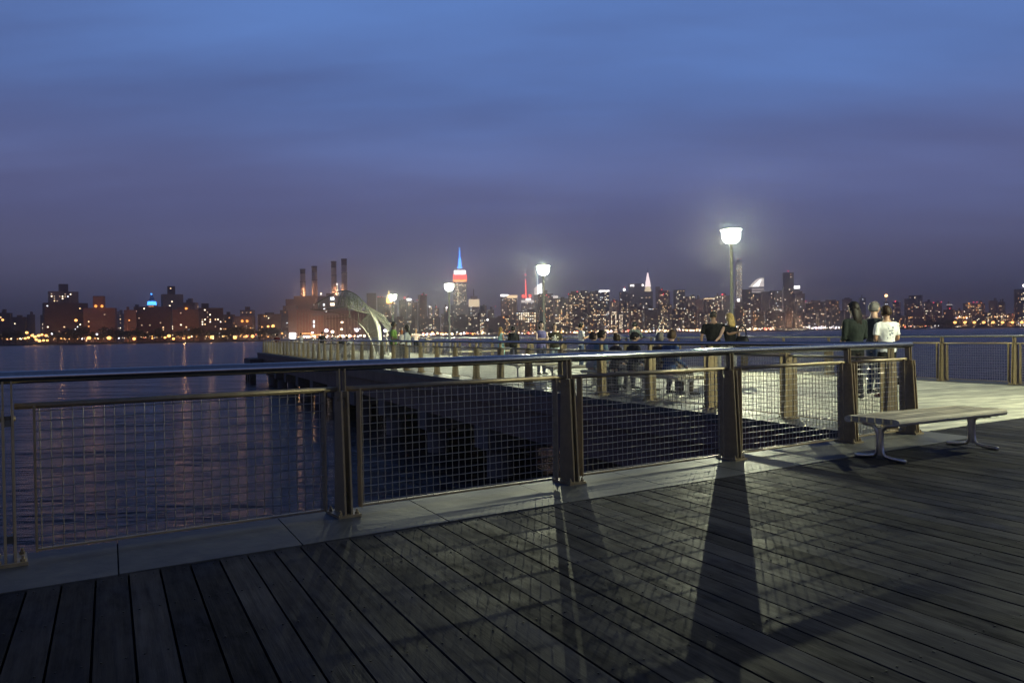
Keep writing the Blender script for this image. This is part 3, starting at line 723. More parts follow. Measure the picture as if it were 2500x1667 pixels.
    for s in (-1, 1):
        body.tube([sh[s], sh[s].lerp(el[s], 0.4), el[s], el[s].lerp(wr[s], 0.3), wr[s]], [0.027 * H, 0.026 * H, 0.020 * H, 0.0205 * H, 0.0135 * H], 8)
        body.tube([hip[s], hip[s].lerp(kn[s], 0.45), kn[s], kn[s].lerp(an[s], 0.3), an[s]], [0.046 * H, 0.041 * H, 0.029 * H, 0.030 * H, 0.018 * H], 10)
    bm_ = remesh(body, vx, 'body', skin_mat(skin)); bmat = [skin_mat(skin), M['eye'], M['lip']]
    # head, face and hands joined on
    ex = MB(); hc = up_(0, 0.014, 0.926); ht = R(head_turn); lk = R(look[1])
    HR = Matrix.Rotation(ht, 3, 'Z') @ Matrix.Rotation(lk, 3, 'X')
    hv = MB(); hv.ball((0, 0, 0), (0.046 * H, 0.056 * H, 0.066 * H), 16)
    vs = []
    for v in hv.v:
        px_, py_, pz_ = v; t = pz_ / (0.066 * H)
        if t < 0: px_ *= 1 - 0.22 * t * t; py_ = py_ * (1 - 0.16 * t * t) + 0.006 * H * t * t
        if py_ > 0: py_ *= 0.95
        vs.append(hc + HR @ Vector((px_, py_, pz_)))
    ex.add(vs, hv.f, 0, True)
    def hp(a, b, c): return hc + HR @ Vector((a * H, b * H, c * H))
    ex.tube([hp(0, 0.05, 0.012), hp(0, 0.061, -0.006), hp(0, 0.052, -0.016)], [0.004 * H, 0.0075 * H, 0.006 * H], 6)
    for s in (-1, 1):
        ex.ball(hp(s * 0.018, 0.049, 0.006), 0.0055 * H, 6, 1); ex.ball(hp(s * 0.046, -0.002, -0.002), (0.006 * H, 0.01 * H, 0.016 * H), 6)
    ex.ball(hp(0, 0.048, -0.031), (0.013 * H, 0.005 * H, 0.004 * H), 6, 2)
    for s in (-1, 1):
        hand(ex, wr[s], (wr[s] - el[s]) if arms in ('crossed', 'phone', 'lean', 'out', 'hug_right', 'hug_left', 'front') else Vector((0, 0.25, -1)), H, -s, 0.8)
    bb = bmesh.new(); bb.from_mesh(bm_); tmp = ex.mesh('tmp', bmat); bb.from_mesh(tmp); bb.to_mesh(bm_); bb.free(); bpy.data.meshes.remove(tmp)
    bm_.materials.clear()
    for q in bmat: bm_.materials.append(q)
    link('body', bm_, e)
    # clothing
    tp = MB(); torso(tp, 0.010, 0.489 if bottoms != 'dress' else 0.489, 0.83)
    for s in (-1, 1):
        if sleeve == 'none': continue
        tp.ball(sh[s] + Vector((-s * 0.008 * H, 0, -0.006 * H)), 0.031 * H, 8)
        if sleeve == 'short': tp.tube([sh[s], sh[s].lerp(el[s], 0.72)], [0.032 * H, 0.035 * H], 10)
        else: tp.tube([sh[s], sh[s].lerp(el[s], 0.5), el[s], wr[s].lerp(el[s], 0.08)], [0.033 * H, 0.033 * H, 0.028 * H, 0.022 * H], 10)
    if bottoms == 'dress':
        tp.tube([up_(0, 0, 0.62), pel, pel + Vector((0, 0.01, -0.18 * H)), pel + Vector((0, 0.02, -0.42 * H))], [(0.085 * H, 0.065 * H), (0.10 * H, 0.075 * H), (0.115 * H, 0.09 * H), (0.14 * H, 0.115 * H)], 14)
    tshirt = remesh(tp, vx, 'top', cloth(top)); tshirt.materials.clear(); tshirt.materials.append(cloth(top)); ruffle(tshirt, 0.012, 11)
    link('dress' if bottoms == 'dress' else 'top', tshirt, e)
    if bottoms in ('trousers', 'shorts', 'jeans'):
        bt = MB(); bt.tube([up_(0, 0, 0.455) if not sit else pel + Vector((0, 0, -0.05)), up_(0, 0, 0.49) if not sit else pel, up_(0, 0, 0.545)], [(0.075 * H, 0.06 * H), (0.092 * H, 0.066 * H), (0.093 * H, 0.064 * H)], 14, ref=(0, 1, 0))
        for s in (-1, 1):
            if bottoms == 'shorts': bt.tube([hip[s], hip[s].lerp(kn[s], 0.5), hip[s].lerp(kn[s], 0.9)], [0.056 * H, 0.053 * H, 0.05 * H], 10)
            else: bt.tube([hip[s], hip[s].lerp(kn[s], 0.5), kn[s], kn[s].lerp(an[s], 0.4), an[s] + Vector((0, 0, 0.004 * H))], [0.055 * H, 0.049 * H, 0.039 * H, 0.037 * H, 0.031 * H], 10)
        tr = remesh(bt, vx, 'trousers', cloth(bottom)); tr.materials.clear(); tr.materials.append(cloth(bottom)); ruffle(tr, 0.010, 10, 0.9); link(bottoms if bottoms != 'jeans' else 'trousers', tr, e)
    for s in (-1, 1):
        fb = MB(); a0 = an[s]; fb.tube([a0 + Vector((0, -0.026 * H, -0.022 * H)), a0 + Vector((0, 0.01 * H, -0.018 * H)), a0.lerp(toe[s], 0.6) + Vector((0, 0, -0.004 * H)), toe[s] + Vector((0, 0.02 * H, 0.0))], [(0.020 * H, 0.022 * H), (0.023 * H, 0.026 * H), (0.025 * H, 0.020 * H), (0.014 * H, 0.012 * H)], 8, ref=(0, 0, 1))
        fb.build('shoe', cloth(shoes, 0.6), e)
    # hair or headgear
    hm = cloth(hcol, 0.55); hr = MB()
    def cap_shell(grow, back, lift, cutz):
        t = MB(); t.ball((0, 0, 0), ((0.046 + grow) * H, (0.056 + grow) * H, (0.066 + grow) * H), 26)
        vs_ = []
        for v in t.v:
            a, b, c = v; b2 = b - back * H
            lim = cutz + (0.05 if b > 0.015 * H else 0) + (0.03 if b > 0.035 * H else 0)
            c2 = max(c, lim * H); vs_.append(hc + HR @ Vector((a, b2, c2 + lift * H)))
        hr.add(vs_, t.f, 0, True)
    if hair in ('short', 'cap', 'long', 'bob', 'bun', 'ponytail', 'wavy'): cap_shell(0.0065, 0.007, 0.003, -0.035)
    if hair == 'thin': cap_shell(0.002, 0.006, 0.0, -0.02)
    if hair in ('long', 'wavy'):
        k = 0.80 if hair == 'wavy' else 0.74
        hr.tube([hp(0, -0.02, 0.02), hp(0, -0.034, -0.03), up_(0, -0.045, 0.84), up_(0, -0.06, k)], [(0.05 * H, 0.036 * H), (0.054 * H, 0.034 * H), (0.056 * H, 0.022 * H), (0.038 * H, 0.012 * H)], 12, ref=(0, 1, 0))
    if hair == 'bob': hr.tube([hp(0, -0.012, 0.02), hp(0, -0.018, -0.03), hp(0, -0.018, -0.075)], [(0.052 * H, 0.045 * H), (0.058 * H, 0.046 * H), (0.05 * H, 0.036 * H)], 12, ref=(0, 1, 0))
    if hair == 'bun': hr.ball(hp(0, -0.055, 0.05), 0.03 * H, 10)
    if hair == 'ponytail': hr.tube([hp(0, -0.05, 0.03), hp(0, -0.085, 0.0), hp(0, -0.08, -0.07), hp(0, -0.07, -0.11)], [0.018 * H, 0.026 * H, 0.022 * H, 0.008 * H], 8)
    if hair == 'hood':
        hr.ball(hp(0, -0.012, 0.004), (0.06 * H, 0.064 * H, 0.078 * H), 14)
        hr.tube([hp(0, -0.01, -0.04), up_(0, -0.01, 0.79), up_(0, -0.03, 0.68), up_(0, -0.05, 0.60)], [(0.065 * H, 0.06 * H), (0.125 * H, 0.085 * H), (0.15 * H, 0.10 * H), (0.16 * H, 0.10 * H)], 14, ref=(0, 1, 0))
    if hr.v:
        ho = hr.build('hair' if hair != 'hood' else 'hood', hm, e); ruffle(ho.data, 0.014 if hair != 'hood' else 0.014, 30 if hair != 'hood' else 9, 0.35)
    if hair == 'cap':
        c_ = MB(); c_.ball(hp(0, 0, 0.018), (0.053 * H, 0.062 * H, 0.055 * H), 14)
        c_.tube([hp(0, 0.03, 0.032), hp(0, 0.105, 0.02)], [(0.045 * H, 0.006 * H), (0.034 * H, 0.004 * H)], 10, ref=(0, 0, 1)); c_.build('cap', cloth((0.02, 0.02, 0.022)), e)
    return dict(e=e, top=tshirt, up=up_, H=H, hp=hp, sh=sh, wr=wr, el=el)
def decal(P, shapes, mat, name, back=False, cz=0.70):
    """flat print laid on the shirt: shapes are polygons in metres around the chest centre"""
    bv = BVHTree.FromPolygons([v.co for v in P['top'].vertices], [tuple(p.vertices) for p in P['top'].polygons])
    sg = -1 if back else 1; c = P['up'](0, 0, cz); mb = MB()
    for sh in shapes:
        pts = []
        for (a, b) in sh:
            o = Vector((a * -sg if back else a, sg * 1.0, c.z + b)); o.x = (-a if not back else a); hit = bv.ray_cast(o, Vector((0, -sg, 0)))
            yy = hit[0].y if hit[0] is not None else c.y + sg * 0.11
            pts.append((o.x, yy + sg * 0.006, o.z))
        pts2 = [(p[0], p[1] - sg * 0.004, p[2]) for p in pts]; n = len(pts)
        mb.add(pts + pts2, [tuple(range(n)), tuple(range(2 * n - 1, n - 1, -1))] + [(i, (i + 1) % n, n + (i + 1) % n, n + i) for i in range(n)])
    mb.build(name, mat, P['e'])
def pos(px, Z): r = (px - 1250) / F_PX; return r * Z, Z
DARK = (0.009, 0.009, 0.01); DENIM = (0.05, 0.07, 0.13); WHITE = (0.72, 0.72, 0.70)
# three people standing by the pier corner
x, y = pos(2087, 14.8); person(x, y, 20, 1.80, 'person in a long dark green coat with long dark hair, seen from behind', (0.014, 0.02, 0.018), DARK, 'light', 'long', (0.015, 0.011, 0.01), 'long', arms='front', build=1.12)
x, y = pos(2134, 15.7); person(x, y, -75, 1.82, 'grey haired person with glasses and dark jacket between two others', (0.03, 0.035, 0.038), DENIM, 'light', 'short', (0.15, 0.14, 0.13), 'long', arms='front', build=1.08)
x, y = pos(2165, 14.9); P = person(x, y, 12, 1.72, 'person in a white T-shirt with grey print on the back, dark trousers', WHITE, DARK, 'tan', 'short', (0.035, 0.02, 0.012), 'short', arms='front', build=1.08, shoes=(0.12, 0.02, 0.02))
decal(P, [[(-0.07, 0.10), (0.06, 0.12), (0.07, 0.085), (-0.06, 0.065)], [(-0.05, 0.05), (0.05, 0.06), (0.03, 0.03), (-0.05, 0.02)], [(0.0, 0.02), (0.06, 0.0), (0.05, -0.03), (-0.01, -0.01)], [(-0.07, -0.08), (0.06, -0.06), (0.06, -0.085), (-0.07, -0.105)], [(-0.04, -0.01), (-0.015, -0.01), (0.0, -0.05), (-0.03, -0.05)]], pmat('grey_print', (0.22, 0.23, 0.27), 0.8), 'print', back=True)
# glasses on the grey haired person are small dark frames
# embracing couple
x, y = pos(1742, 19.6); person(x, y, -14, 1.80, 'person in black T-shirt with short hair, arm around a blonde companion', DARK, (0.32, 0.31, 0.28), 'tan', 'thin', (0.05, 0.04, 0.035), 'short', arms='hug_right', build=1.1, head_turn=-6)
xb, yb = pos(1783, 19.55); person(xb, yb, 18, 1.73, 'blonde person in a black sleeveless top leaning on the companion in black', DARK, (0.30, 0.29, 0.27), 'light', 'wavy', (0.55, 0.38, 0.13), 'none', arms='hug_left', build=0.95, head_turn=12)
def handbag(loc, rz, s, label, mat, name='handbag'):
    e = empty(name, loc, rz); tag(e, label, 'bag')
    b = MB(); b.tube([(0, 0, -0.16 * s), (0, 0, -0.1 * s), (0, 0, 0.06 * s), (0, 0, 0.12 * s)], [(0.15 * s, 0.06 * s), (0.17 * s, 0.075 * s), (0.14 * s, 0.06 * s), (0.11 * s, 0.02 * s)], 12, ref=(0, 1, 0)); b.build('bag_body', mat, e)
    b = MB(); b.tube(catmull([(-0.09 * s, 0, 0.1 * s), (-0.07 * s, 0, 0.26 * s), (0, 0, 0.36 * s), (0.07 * s, 0, 0.26 * s), (0.09 * s, 0, 0.1 * s)], 5), 0.012 * s, 6); b.build('strap', mat, e)
handbag((xb + 0.27, yb - 0.06, 1.02), R(-30), 1.15, 'black shoulder bag hanging at the side of the blonde person', cloth(DARK, 0.4))
# six people on the two benches by the left pier railing, facing across the pier
FS = -66.0
for px, H_, lab, kw in ((1446, 1.66, 'seated person with dark hair and grey top at the far end of the bench', dict(top=(0.3, 0.29, 0.33), hair='short', hcol=(0.03, 0.015, 0.015))),
                        (1467, 1.74, 'seated person in a light blue shirt with short dark hair', dict(top=(0.16, 0.24, 0.27), bottom=(0.2, 0.22, 0.2), hair='short', head_turn=-10, build=1.08)),
                        (1504, 1.56, 'seated person with brown hair tied up, dark clothes, third on the bench', dict(top=(0.04, 0.03, 0.035), hair='bun', hcol=(0.05, 0.03, 0.015), head_turn=35)),
                        (1547, 1.64, 'seated person wearing a black cap in front of the standing capped angler', dict(top=(0.03, 0.03, 0.035), hair='cap', head_turn=-25)),
                        (1608, 1.60, 'seated person with grey blond hair and brown top', dict(top=(0.08, 0.055, 0.04), hair='bob', hcol=(0.2, 0.18, 0.15), head_turn=45)),
                        (1637, 1.70, 'seated person in blue jacket with cropped brown hair beside the couple', dict(top=(0.03, 0.06, 0.15), bottom=(0.08, 0.06, 0.04), hair='short', hcol=(0.09, 0.055, 0.03), head_turn=40, build=1.06))):
    q = on_pier(px, 1.0); person(q.x - 0.03, q.y, FS, H_, lab, skin='light', pose='sit', sleeve='long', seat=0.425, group='people sitting on benches', lean=4, **kw)
x, y = pos(1493, 17.2)
handbag((x, y, 0.2), R(-60), 1.25, 'dark bag standing on the pier boards below the seated people', cloth((0.02, 0.017, 0.015), 0.7), 'tote_bag')
# standing people further along
x, y = pos(1321, 25.2); person(x, y, -150, 1.68, 'person with dark bobbed hair, blue vest and crossed arms facing the viewer', (0.13, 0.12, 0.27), (0.03, 0.04, 0.08), 'pale', 'bob', (0.014, 0.01, 0.01), 'none', arms='crossed', head_turn=-25)
x, y = pos(1354, 26.6); P = person(x, y, -172, 1.62, 'person in black T-shirt with a large white flower print', (0.028, 0.024, 0.014), (0.35, 0.42, 0.42), 'light', 'short', (0.05, 0.03, 0.02), 'short', build=1.1, arms=None)
petals = []
for k in range(6):
    a = math.pi / 2 + k * math.pi / 3; r0, r1, wd = 0.012, 0.125, 0.03
    petals.append([(r * math.cos(a) - s * wd * f * math.sin(a), r * math.sin(a) + s * wd * f * math.cos(a)) for r, s, f in ((r0, -1, .5), (r1 * 0.75, -1, 1), (r1, -1, .55), (r1, 1, .55), (r1 * 0.75, 1, 1), (r0, 1, .5))])
decal(P, petals, pmat('white_print', (0.75, 0.73, 0.6), 0.8), 'flower_print', cz=0.69)
x, y = pos(1223, 35.0); xt, yt = x, y; person(x, y, -60, 1.62, 'person in a long turquoise dress with long blond hair looking up', (0.36, 0.62, 0.56), skin='light', hair='long', hcol=(0.4, 0.24, 0.08), sleeve='none', bottoms='dress', look=(0, 20), arms='front')
handbag((xt + 0.36, yt - 0.16, 0.92), R(20), 1.2, 'brown shoulder bag beside the turquoise dress', cloth((0.07, 0.05, 0.04), 0.6))
x, y = pos(1254, 34.6); person(x, y, -12, 1.64, 'person in black clothes with a backpack looking up at the sky', DARK, DARK, 'light', 'short', (0.012, 0.01, 0.012), 'long', arms='front', look=(0, 24), head_turn=-40)
def backpack(loc, rz, label, mat):
    e = empty('backpack', loc, rz); tag(e, label, 'backpack')
    MB().tube([(0, 0, -0.22), (0, -0.02, -0.18), (0, -0.02, 0.1), (0, 0, 0.2)], [(0.12, 0.06), (0.15, 0.085), (0.14, 0.08), (0.09, 0.04)], 12, ref=(0, 1, 0)).build('pack_body', mat, e)
    MB().box((0, -0.11, -0.16), (0.2, 0.05, 0.16), top=(0.9, 0.7)).build('pocket', mat, e)
    for s in (-1, 1): MB().tube(catmull([(s * 0.09, 0.03, 0.19), (s * 0.1, 0.10, 0.25), (s * 0.11, 0.20, 0.2), (s * 0.12, 0.21, 0.0), (s * 0.11, 0.04, -0.16)], 4), [(0.02, 0.007)] * 17, 6).build('strap', mat, e)
backpack((x + 0.03, y - 0.14, 1.14), R(-12), 'black backpack worn by the person looking up', cloth((0.012, 0.012, 0.014), 0.6))
x, y = pos(1419, 30.0); person(x, y, -80, 1.68, 'person in white T-shirt and jeans holding a phone out in front', (0.62, 0.60, 0.58), DENIM, 'tan', 'short', (0.015, 0.012, 0.012), 'short', arms='phone')
ph = empty('phone', (x + 0.34, y + 0.02, 1.17)); tag(ph, 'small dark phone held by the person in white T-shirt and jeans', 'phone')
MB().box((0, 0, 0), (0.012, 0.07, 0.14), 0.2).build('phone_body', M['iron'], ph)
r_ = (1546 - 1250) / F_PX; Zr = (U3 - 0.42) / 0.9153 / (r_ + 0.44)
P = person(r_ * Zr, Zr, -40, 1.70, 'person in cap and dark grey jacket with pale stripe, leaning on the far railing', (0.07, 0.085, 0.085), DARK, 'light', 'cap', DARK, 'long', arms='lean', lean=10, build=1.08)
decal(P, [[(-0.13, 0.02), (0.13, 0.02), (0.13, -0.015), (-0.13, -0.015)]], pmat('pale_stripe', (0.55, 0.57, 0.58), 0.6), 'stripe', back=True, cz=0.735)
x, y = pos(961, 32.4); person(x, y, -95, 1.88, 'tall person in a green T-shirt standing behind the pier railing', (0.16, 0.30, 0.05), (0.07, 0.06, 0.05), 'brown', 'short', DARK, 'short', arms='front', build=1.08)
x, y = pos(995, 32.2); person(x, y, 75, 1.74, 'person in a pale grey hooded top and jeans facing the green T-shirt', (0.52, 0.54, 0.50), DENIM, 'brown', 'long', (0.02, 0.013, 0.013), 'long', arms='front')
x, y = pos(981, 45.0); person(x, y, -20, 1.64, 'red haired person in a white tank top between the two talking people', (0.62, 0.58, 0.52), DARK, 'tan', 'bob', (0.30, 0.09, 0.03), 'none')
x, y = pos(1016, 57.0); P = person(x, y, -170, 1.74, 'bald person in pale T-shirt with red letters, one arm stretched out to railing', (0.62, 0.50, 0.46), DARK, 'tan', 'thin', (0.3, 0.2, 0.15), 'short', arms='out')
gl = []
for k in range(4):
    x0 = -0.13 + k * 0.07
    gl += [[(x0, 0.06), (x0 + 0.05, 0.06), (x0 + 0.05, 0.045), (x0, 0.045)], [(x0 + 0.035, 0.045), (x0 + 0.05, 0.045), (x0 + 0.015, 0.0), (x0, 0.0)], [(x0, 0.0), (x0 + 0.05, 0.0), (x0 + 0.05, -0.015), (x0, -0.015)]]
decal(P, gl, pmat('red_print', (0.4, 0.03, 0.03), 0.8), 'print', cz=0.71)
x, y = pos(1045, 59.5); person(x, y, -60, 1.42, 'small person wrapped in a pale hooded wrap leaning at the far railing', (0.62, 0.47, 0.34), (0.55, 0.42, 0.38), 'light', 'hood', (0.62, 0.47, 0.33), 'long', arms='lean', lean=8)
# people by the far end of the pier
for px, Z, H_, fc, lab, kw in ((676, 68.5, 1.62, 10, 'tiny distant person in dark red at the far left end of the pier', dict(top=(0.09, 0.012, 0.015), arms='lean', lean=8)),
                               (735, 66.0, 1.64, 30, 'tiny distant person in a pale grey top by the white shed light', dict(top=(0.35, 0.34, 0.35), arms='lean')),
                               (787, 64.0, 1.72, 10, 'tiny distant person in black standing at the pier end, tallest there', dict(top=DARK, sleeve='long', build=1.15)),
                               (814, 66.0, 1.58, -10, 'tiny distant person in a dark vest over a white shirt at the pier end', dict(top=(0.12, 0.12, 0.14), arms='lean', lean=6))):
    x, y = pos(px, Z); kw.setdefault('sleeve', 'short'); person(x, y, fc, H_, lab, skin='tan', voxel=0.03, group='distant people at the pier end', **kw)
q = pos(834, 50.0); bench(q[0] + 0.3, q[1], VROT - R(90), 'distant bench under the seated pair near the pier end')
for px, H_, lab, tp in ((833, 1.62, 'distant seated person in black beside the pushchair', DARK), (848, 1.66, 'distant seated person in white next to the one in black', (0.5, 0.5, 0.48))):
    x, y = pos(px, 50.0); person(x, y, 10, H_, lab, top=tp, skin='tan', pose='sit', voxel=0.03, seat=0.425, sleeve='long')
def pushchair():
    x, y = pos(842, 47.6); e = empty('pushchair', (x, y, 0.004), R(70)); tag(e, 'pushchair with white tubular frame and pale seat near the pier end', 'pushchair')
    fr = M['rod']
    for s in (-0.22, 0.22):
        MB().tube([(s, -0.45, 1.02), (s, -0.3, 0.92), (s, 0.3, 0.16)], 0.018, 6).build('frame', fr, e); MB().tube([(s, 0.1, 0.55), (s, -0.38, 0.16)], 0.018, 6).build('frame', fr, e)
        for yy in (0.32, -0.4):
            w = MB(); w.tube([(s - 0.02, yy, 0.13), (s + 0.02, yy, 0.13)], 0.125, 14); w.build('wheel', M['iron'], e)
    MB().tube([(-0.22, -0.45, 1.02), (0.22, -0.45, 1.02)], 0.02, 6).build('handle', M['iron'], e)
    MB().tube([(0, -0.25, 0.85), (0, -0.12, 0.5), (0, 0.12, 0.45), (0, 0.25, 0.3)], [(0.18, 0.02), (0.2, 0.03), (0.2, 0.03), (0.17, 0.02)], 8, ref=(1, 0, 0)).build('seat', cloth((0.55, 0.5, 0.45)), e)
    MB().ball((0, -0.08, 0.86), (0.22, 0.25, 0.16), 12).build('hood', cloth((0.05, 0.05, 0.06)), e)
pushchair()
def dog():
    g = ground(2216, 957); e = empty('dog', (g.x - 0.10, g.y, 0), R(70)); tag(e, 'small black dog half hidden behind the railing corner post', 'dog')
    b = MB(); H = 1
    b.tube([(0, 0.20, 0.235), (0, 0.13, 0.22), (0, 0.0, 0.225), (0, -0.14, 0.235), (0, -0.19, 0.245)], [0.045, 0.075, 0.066, 0.06, 0.03], 10)
    b.tube([(0, 0.17, 0.24), (0, 0.25, 0.32), (0, 0.27, 0.35)], [0.05, 0.04, 0.04], 8); b.ball((0, 0.28, 0.36), (0.045, 0.06, 0.045), 8); b.tube([(0, 0.31, 0.35), (0, 0.38, 0.335)], [0.028, 0.018], 6)
    b.tube([(0, -0.18, 0.25), (0, -0.25, 0.31), (0, -0.27, 0.38)], [0.02, 0.016, 0.008], 6)
    for s in (-1, 1):
        b.tube([(s * 0.04, 0.14, 0.2), (s * 0.042, 0.13, 0.1), (s * 0.042, 0.135, 0.02), (s * 0.042, 0.16, 0.012)], [0.03, 0.018, 0.013, 0.014], 6)
        b.tube([(s * 0.04, -0.13, 0.21), (s * 0.045, -0.08, 0.14), (s * 0.045, -0.15, 0.08), (s * 0.045, -0.145, 0.02), (s * 0.045, -0.115, 0.012)], [0.04, 0.027, 0.014, 0.012, 0.014], 6)
        b.tube([(s * 0.03, 0.27, 0.39), (s * 0.045, 0.26, 0.43)], [0.018, 0.004], 5)
    me = remesh(b, 0.01, 'body', cloth((0.02, 0.018, 0.018))); link('body', me, e)
dog()

# ------------------------------------------------------------------ far shore
def make_land():
    mt = pmat('far_shore_ground', (0.05, 0.045, 0.04), 0.9, var=0.3, scale=0.02)
    mb = MB()
    edge = [(-900, 730), (0, 775), (330, 850), (652, 905), (760, 1100), (900, 1500), (1060, 1900), (1500, 2000), (1850, 2100), (2200, 2250), (2330, 1900), (2500, 1900), (3300, 2000)]
    P = []
    for px, D in edge: r = (px - 1250) / F_PX; P.append((r * D, D))
    P += [(9000, 2500), (9000, 9500), (-9000, 9500), (-9000, 600)]
    mb.prism(P, WATER - 3, LAND)
    tag(mb.build('far_shore', mt), 'dark low far shore under the city', kind='structure')
make_land()
M['brick'] = pmat('red_brick_wall', (0.34, 0.165, 0.10), 0.9, var=0.15, scale=0.25)
M['brick_dark'] = pmat('brown_brick_wall', (0.15, 0.085, 0.065), 0.9, var=0.2, scale=0.25)
M['tan'] = pmat('tan_brick_wall', (0.30, 0.21, 0.155), 0.9, var=0.15, scale=0.25)
M['stone'] = pmat('grey_stone_wall', (0.26, 0.21, 0.19), 0.85, var=0.15, scale=0.1)
M['dark'] = pmat('dark_tower_wall', (0.12, 0.088, 0.085), 0.8, var=0.2, scale=0.1)
M['glass'] = pmat('dark_glass_curtain', (0.075, 0.07, 0.082), 0.35, var=0.2, scale=0.1, spec=0.6)
M['white_wall'] = pmat('pale_metal_panel', (0.62, 0.58, 0.56), 0.5, var=0.05, scale=0.1)
M['chim'] = pmat('pale_brick_chimney', (0.36, 0.25, 0.20), 0.9, var=0.15, scale=0.2)
M['chim_dark'] = pmat('chimney_black_band', (0.035, 0.025, 0.028), 0.85, var=0.2, scale=0.2)
WIN = [emat('window_warm', (1.0, 0.66, 0.34), 2.6), emat('window_cream', (1.0, 0.82, 0.58), 4.0), emat('window_cool', (0.85, 0.92, 1.0), 3.0), emat('window_amber', (1.0, 0.45, 0.14), 2.4), emat('window_dim', (0.9, 0.62, 0.42), 0.8)]
RED = emat('red_beacon', (1.0, 0.05, 0.08), 5.0); WLIT = emat('white_flood_glow', (1.0, 0.95, 0.92), 4.16); GOLD = emat('gold_flood_glow', (1.0, 0.62, 0.16), 3.52)  # floodlight on walls is put in as their own glow; white also serves lamps
BLUE = emat('blue_flood_glow', (0.06, 0.30, 1.0), 5.12); REDL = emat('red_flood_glow', (1.0, 0.07, 0.05), 4.16); ORL = emat('orange_flood_glow', (1.0, 0.38, 0.08), 2.2)  # coloured floodlight as self-glowing walls; orange also serves lamps
WARMCROWN = emat('warm_crown_glow', (1.0, 0.72, 0.42), 1.6); CREAM = emat('cream_flood_glow', (1.0, 0.80, 0.52), 1.3); PALE = emat('pale_flood_glow', (0.98, 0.86, 0.80), 1.1)  # softer floodlight, likewise put into the glow of the wall itself
wr_ = random.Random(21)
def win_grid(mb, w, h, z0, place, cw, ch, p, tone, colbias=0.0, rowbias=0.0):
    """lit windows of one wall; place(a, z) -> 3D point on the wall, a across"""
    nx = max(1, int((w - 1.0) / cw)); nz = max(1, int(h / ch)); ww, wh = (cw * 0.56, ch * 0.5) if cw > 3.4 else (cw * 0.44, ch * 0.46)
    ox = -nx * cw / 2 + cw / 2
    cols = [wr_.random() < colbias for _ in range(nx)]; rows = [wr_.random() < rowbias for _ in range(nz)]
    for j in range(nz):
        zz = z0 + (j + 0.5) * ch
        for i in range(nx):
            q = p * 1.15 * (2.6 if cols[i] else 0.85) * (3.6 if rows[j] else 0.85)
            if wr_.random() > q: continue
            a = ox + i * cw; mt = wr_.choices(range(5), tone)[0]
            mb.add([place(a - ww / 2, zz - wh / 2), place(a + ww / 2, zz - wh / 2), place(a + ww / 2, zz + wh / 2), place(a - ww / 2, zz + wh / 2)], [(0, 1, 2, 3)], mt)
TONES = {'warm': (5, 3, 0.3, 1.5, 4), 'mix': (3, 4, 1.5, 0.6, 4), 'cool': (1, 4, 4, 0.2, 3), 'amber': (3, 1, 0, 5, 3), 'cream': (2, 6, .5, .2, 2)}
NB = [0]
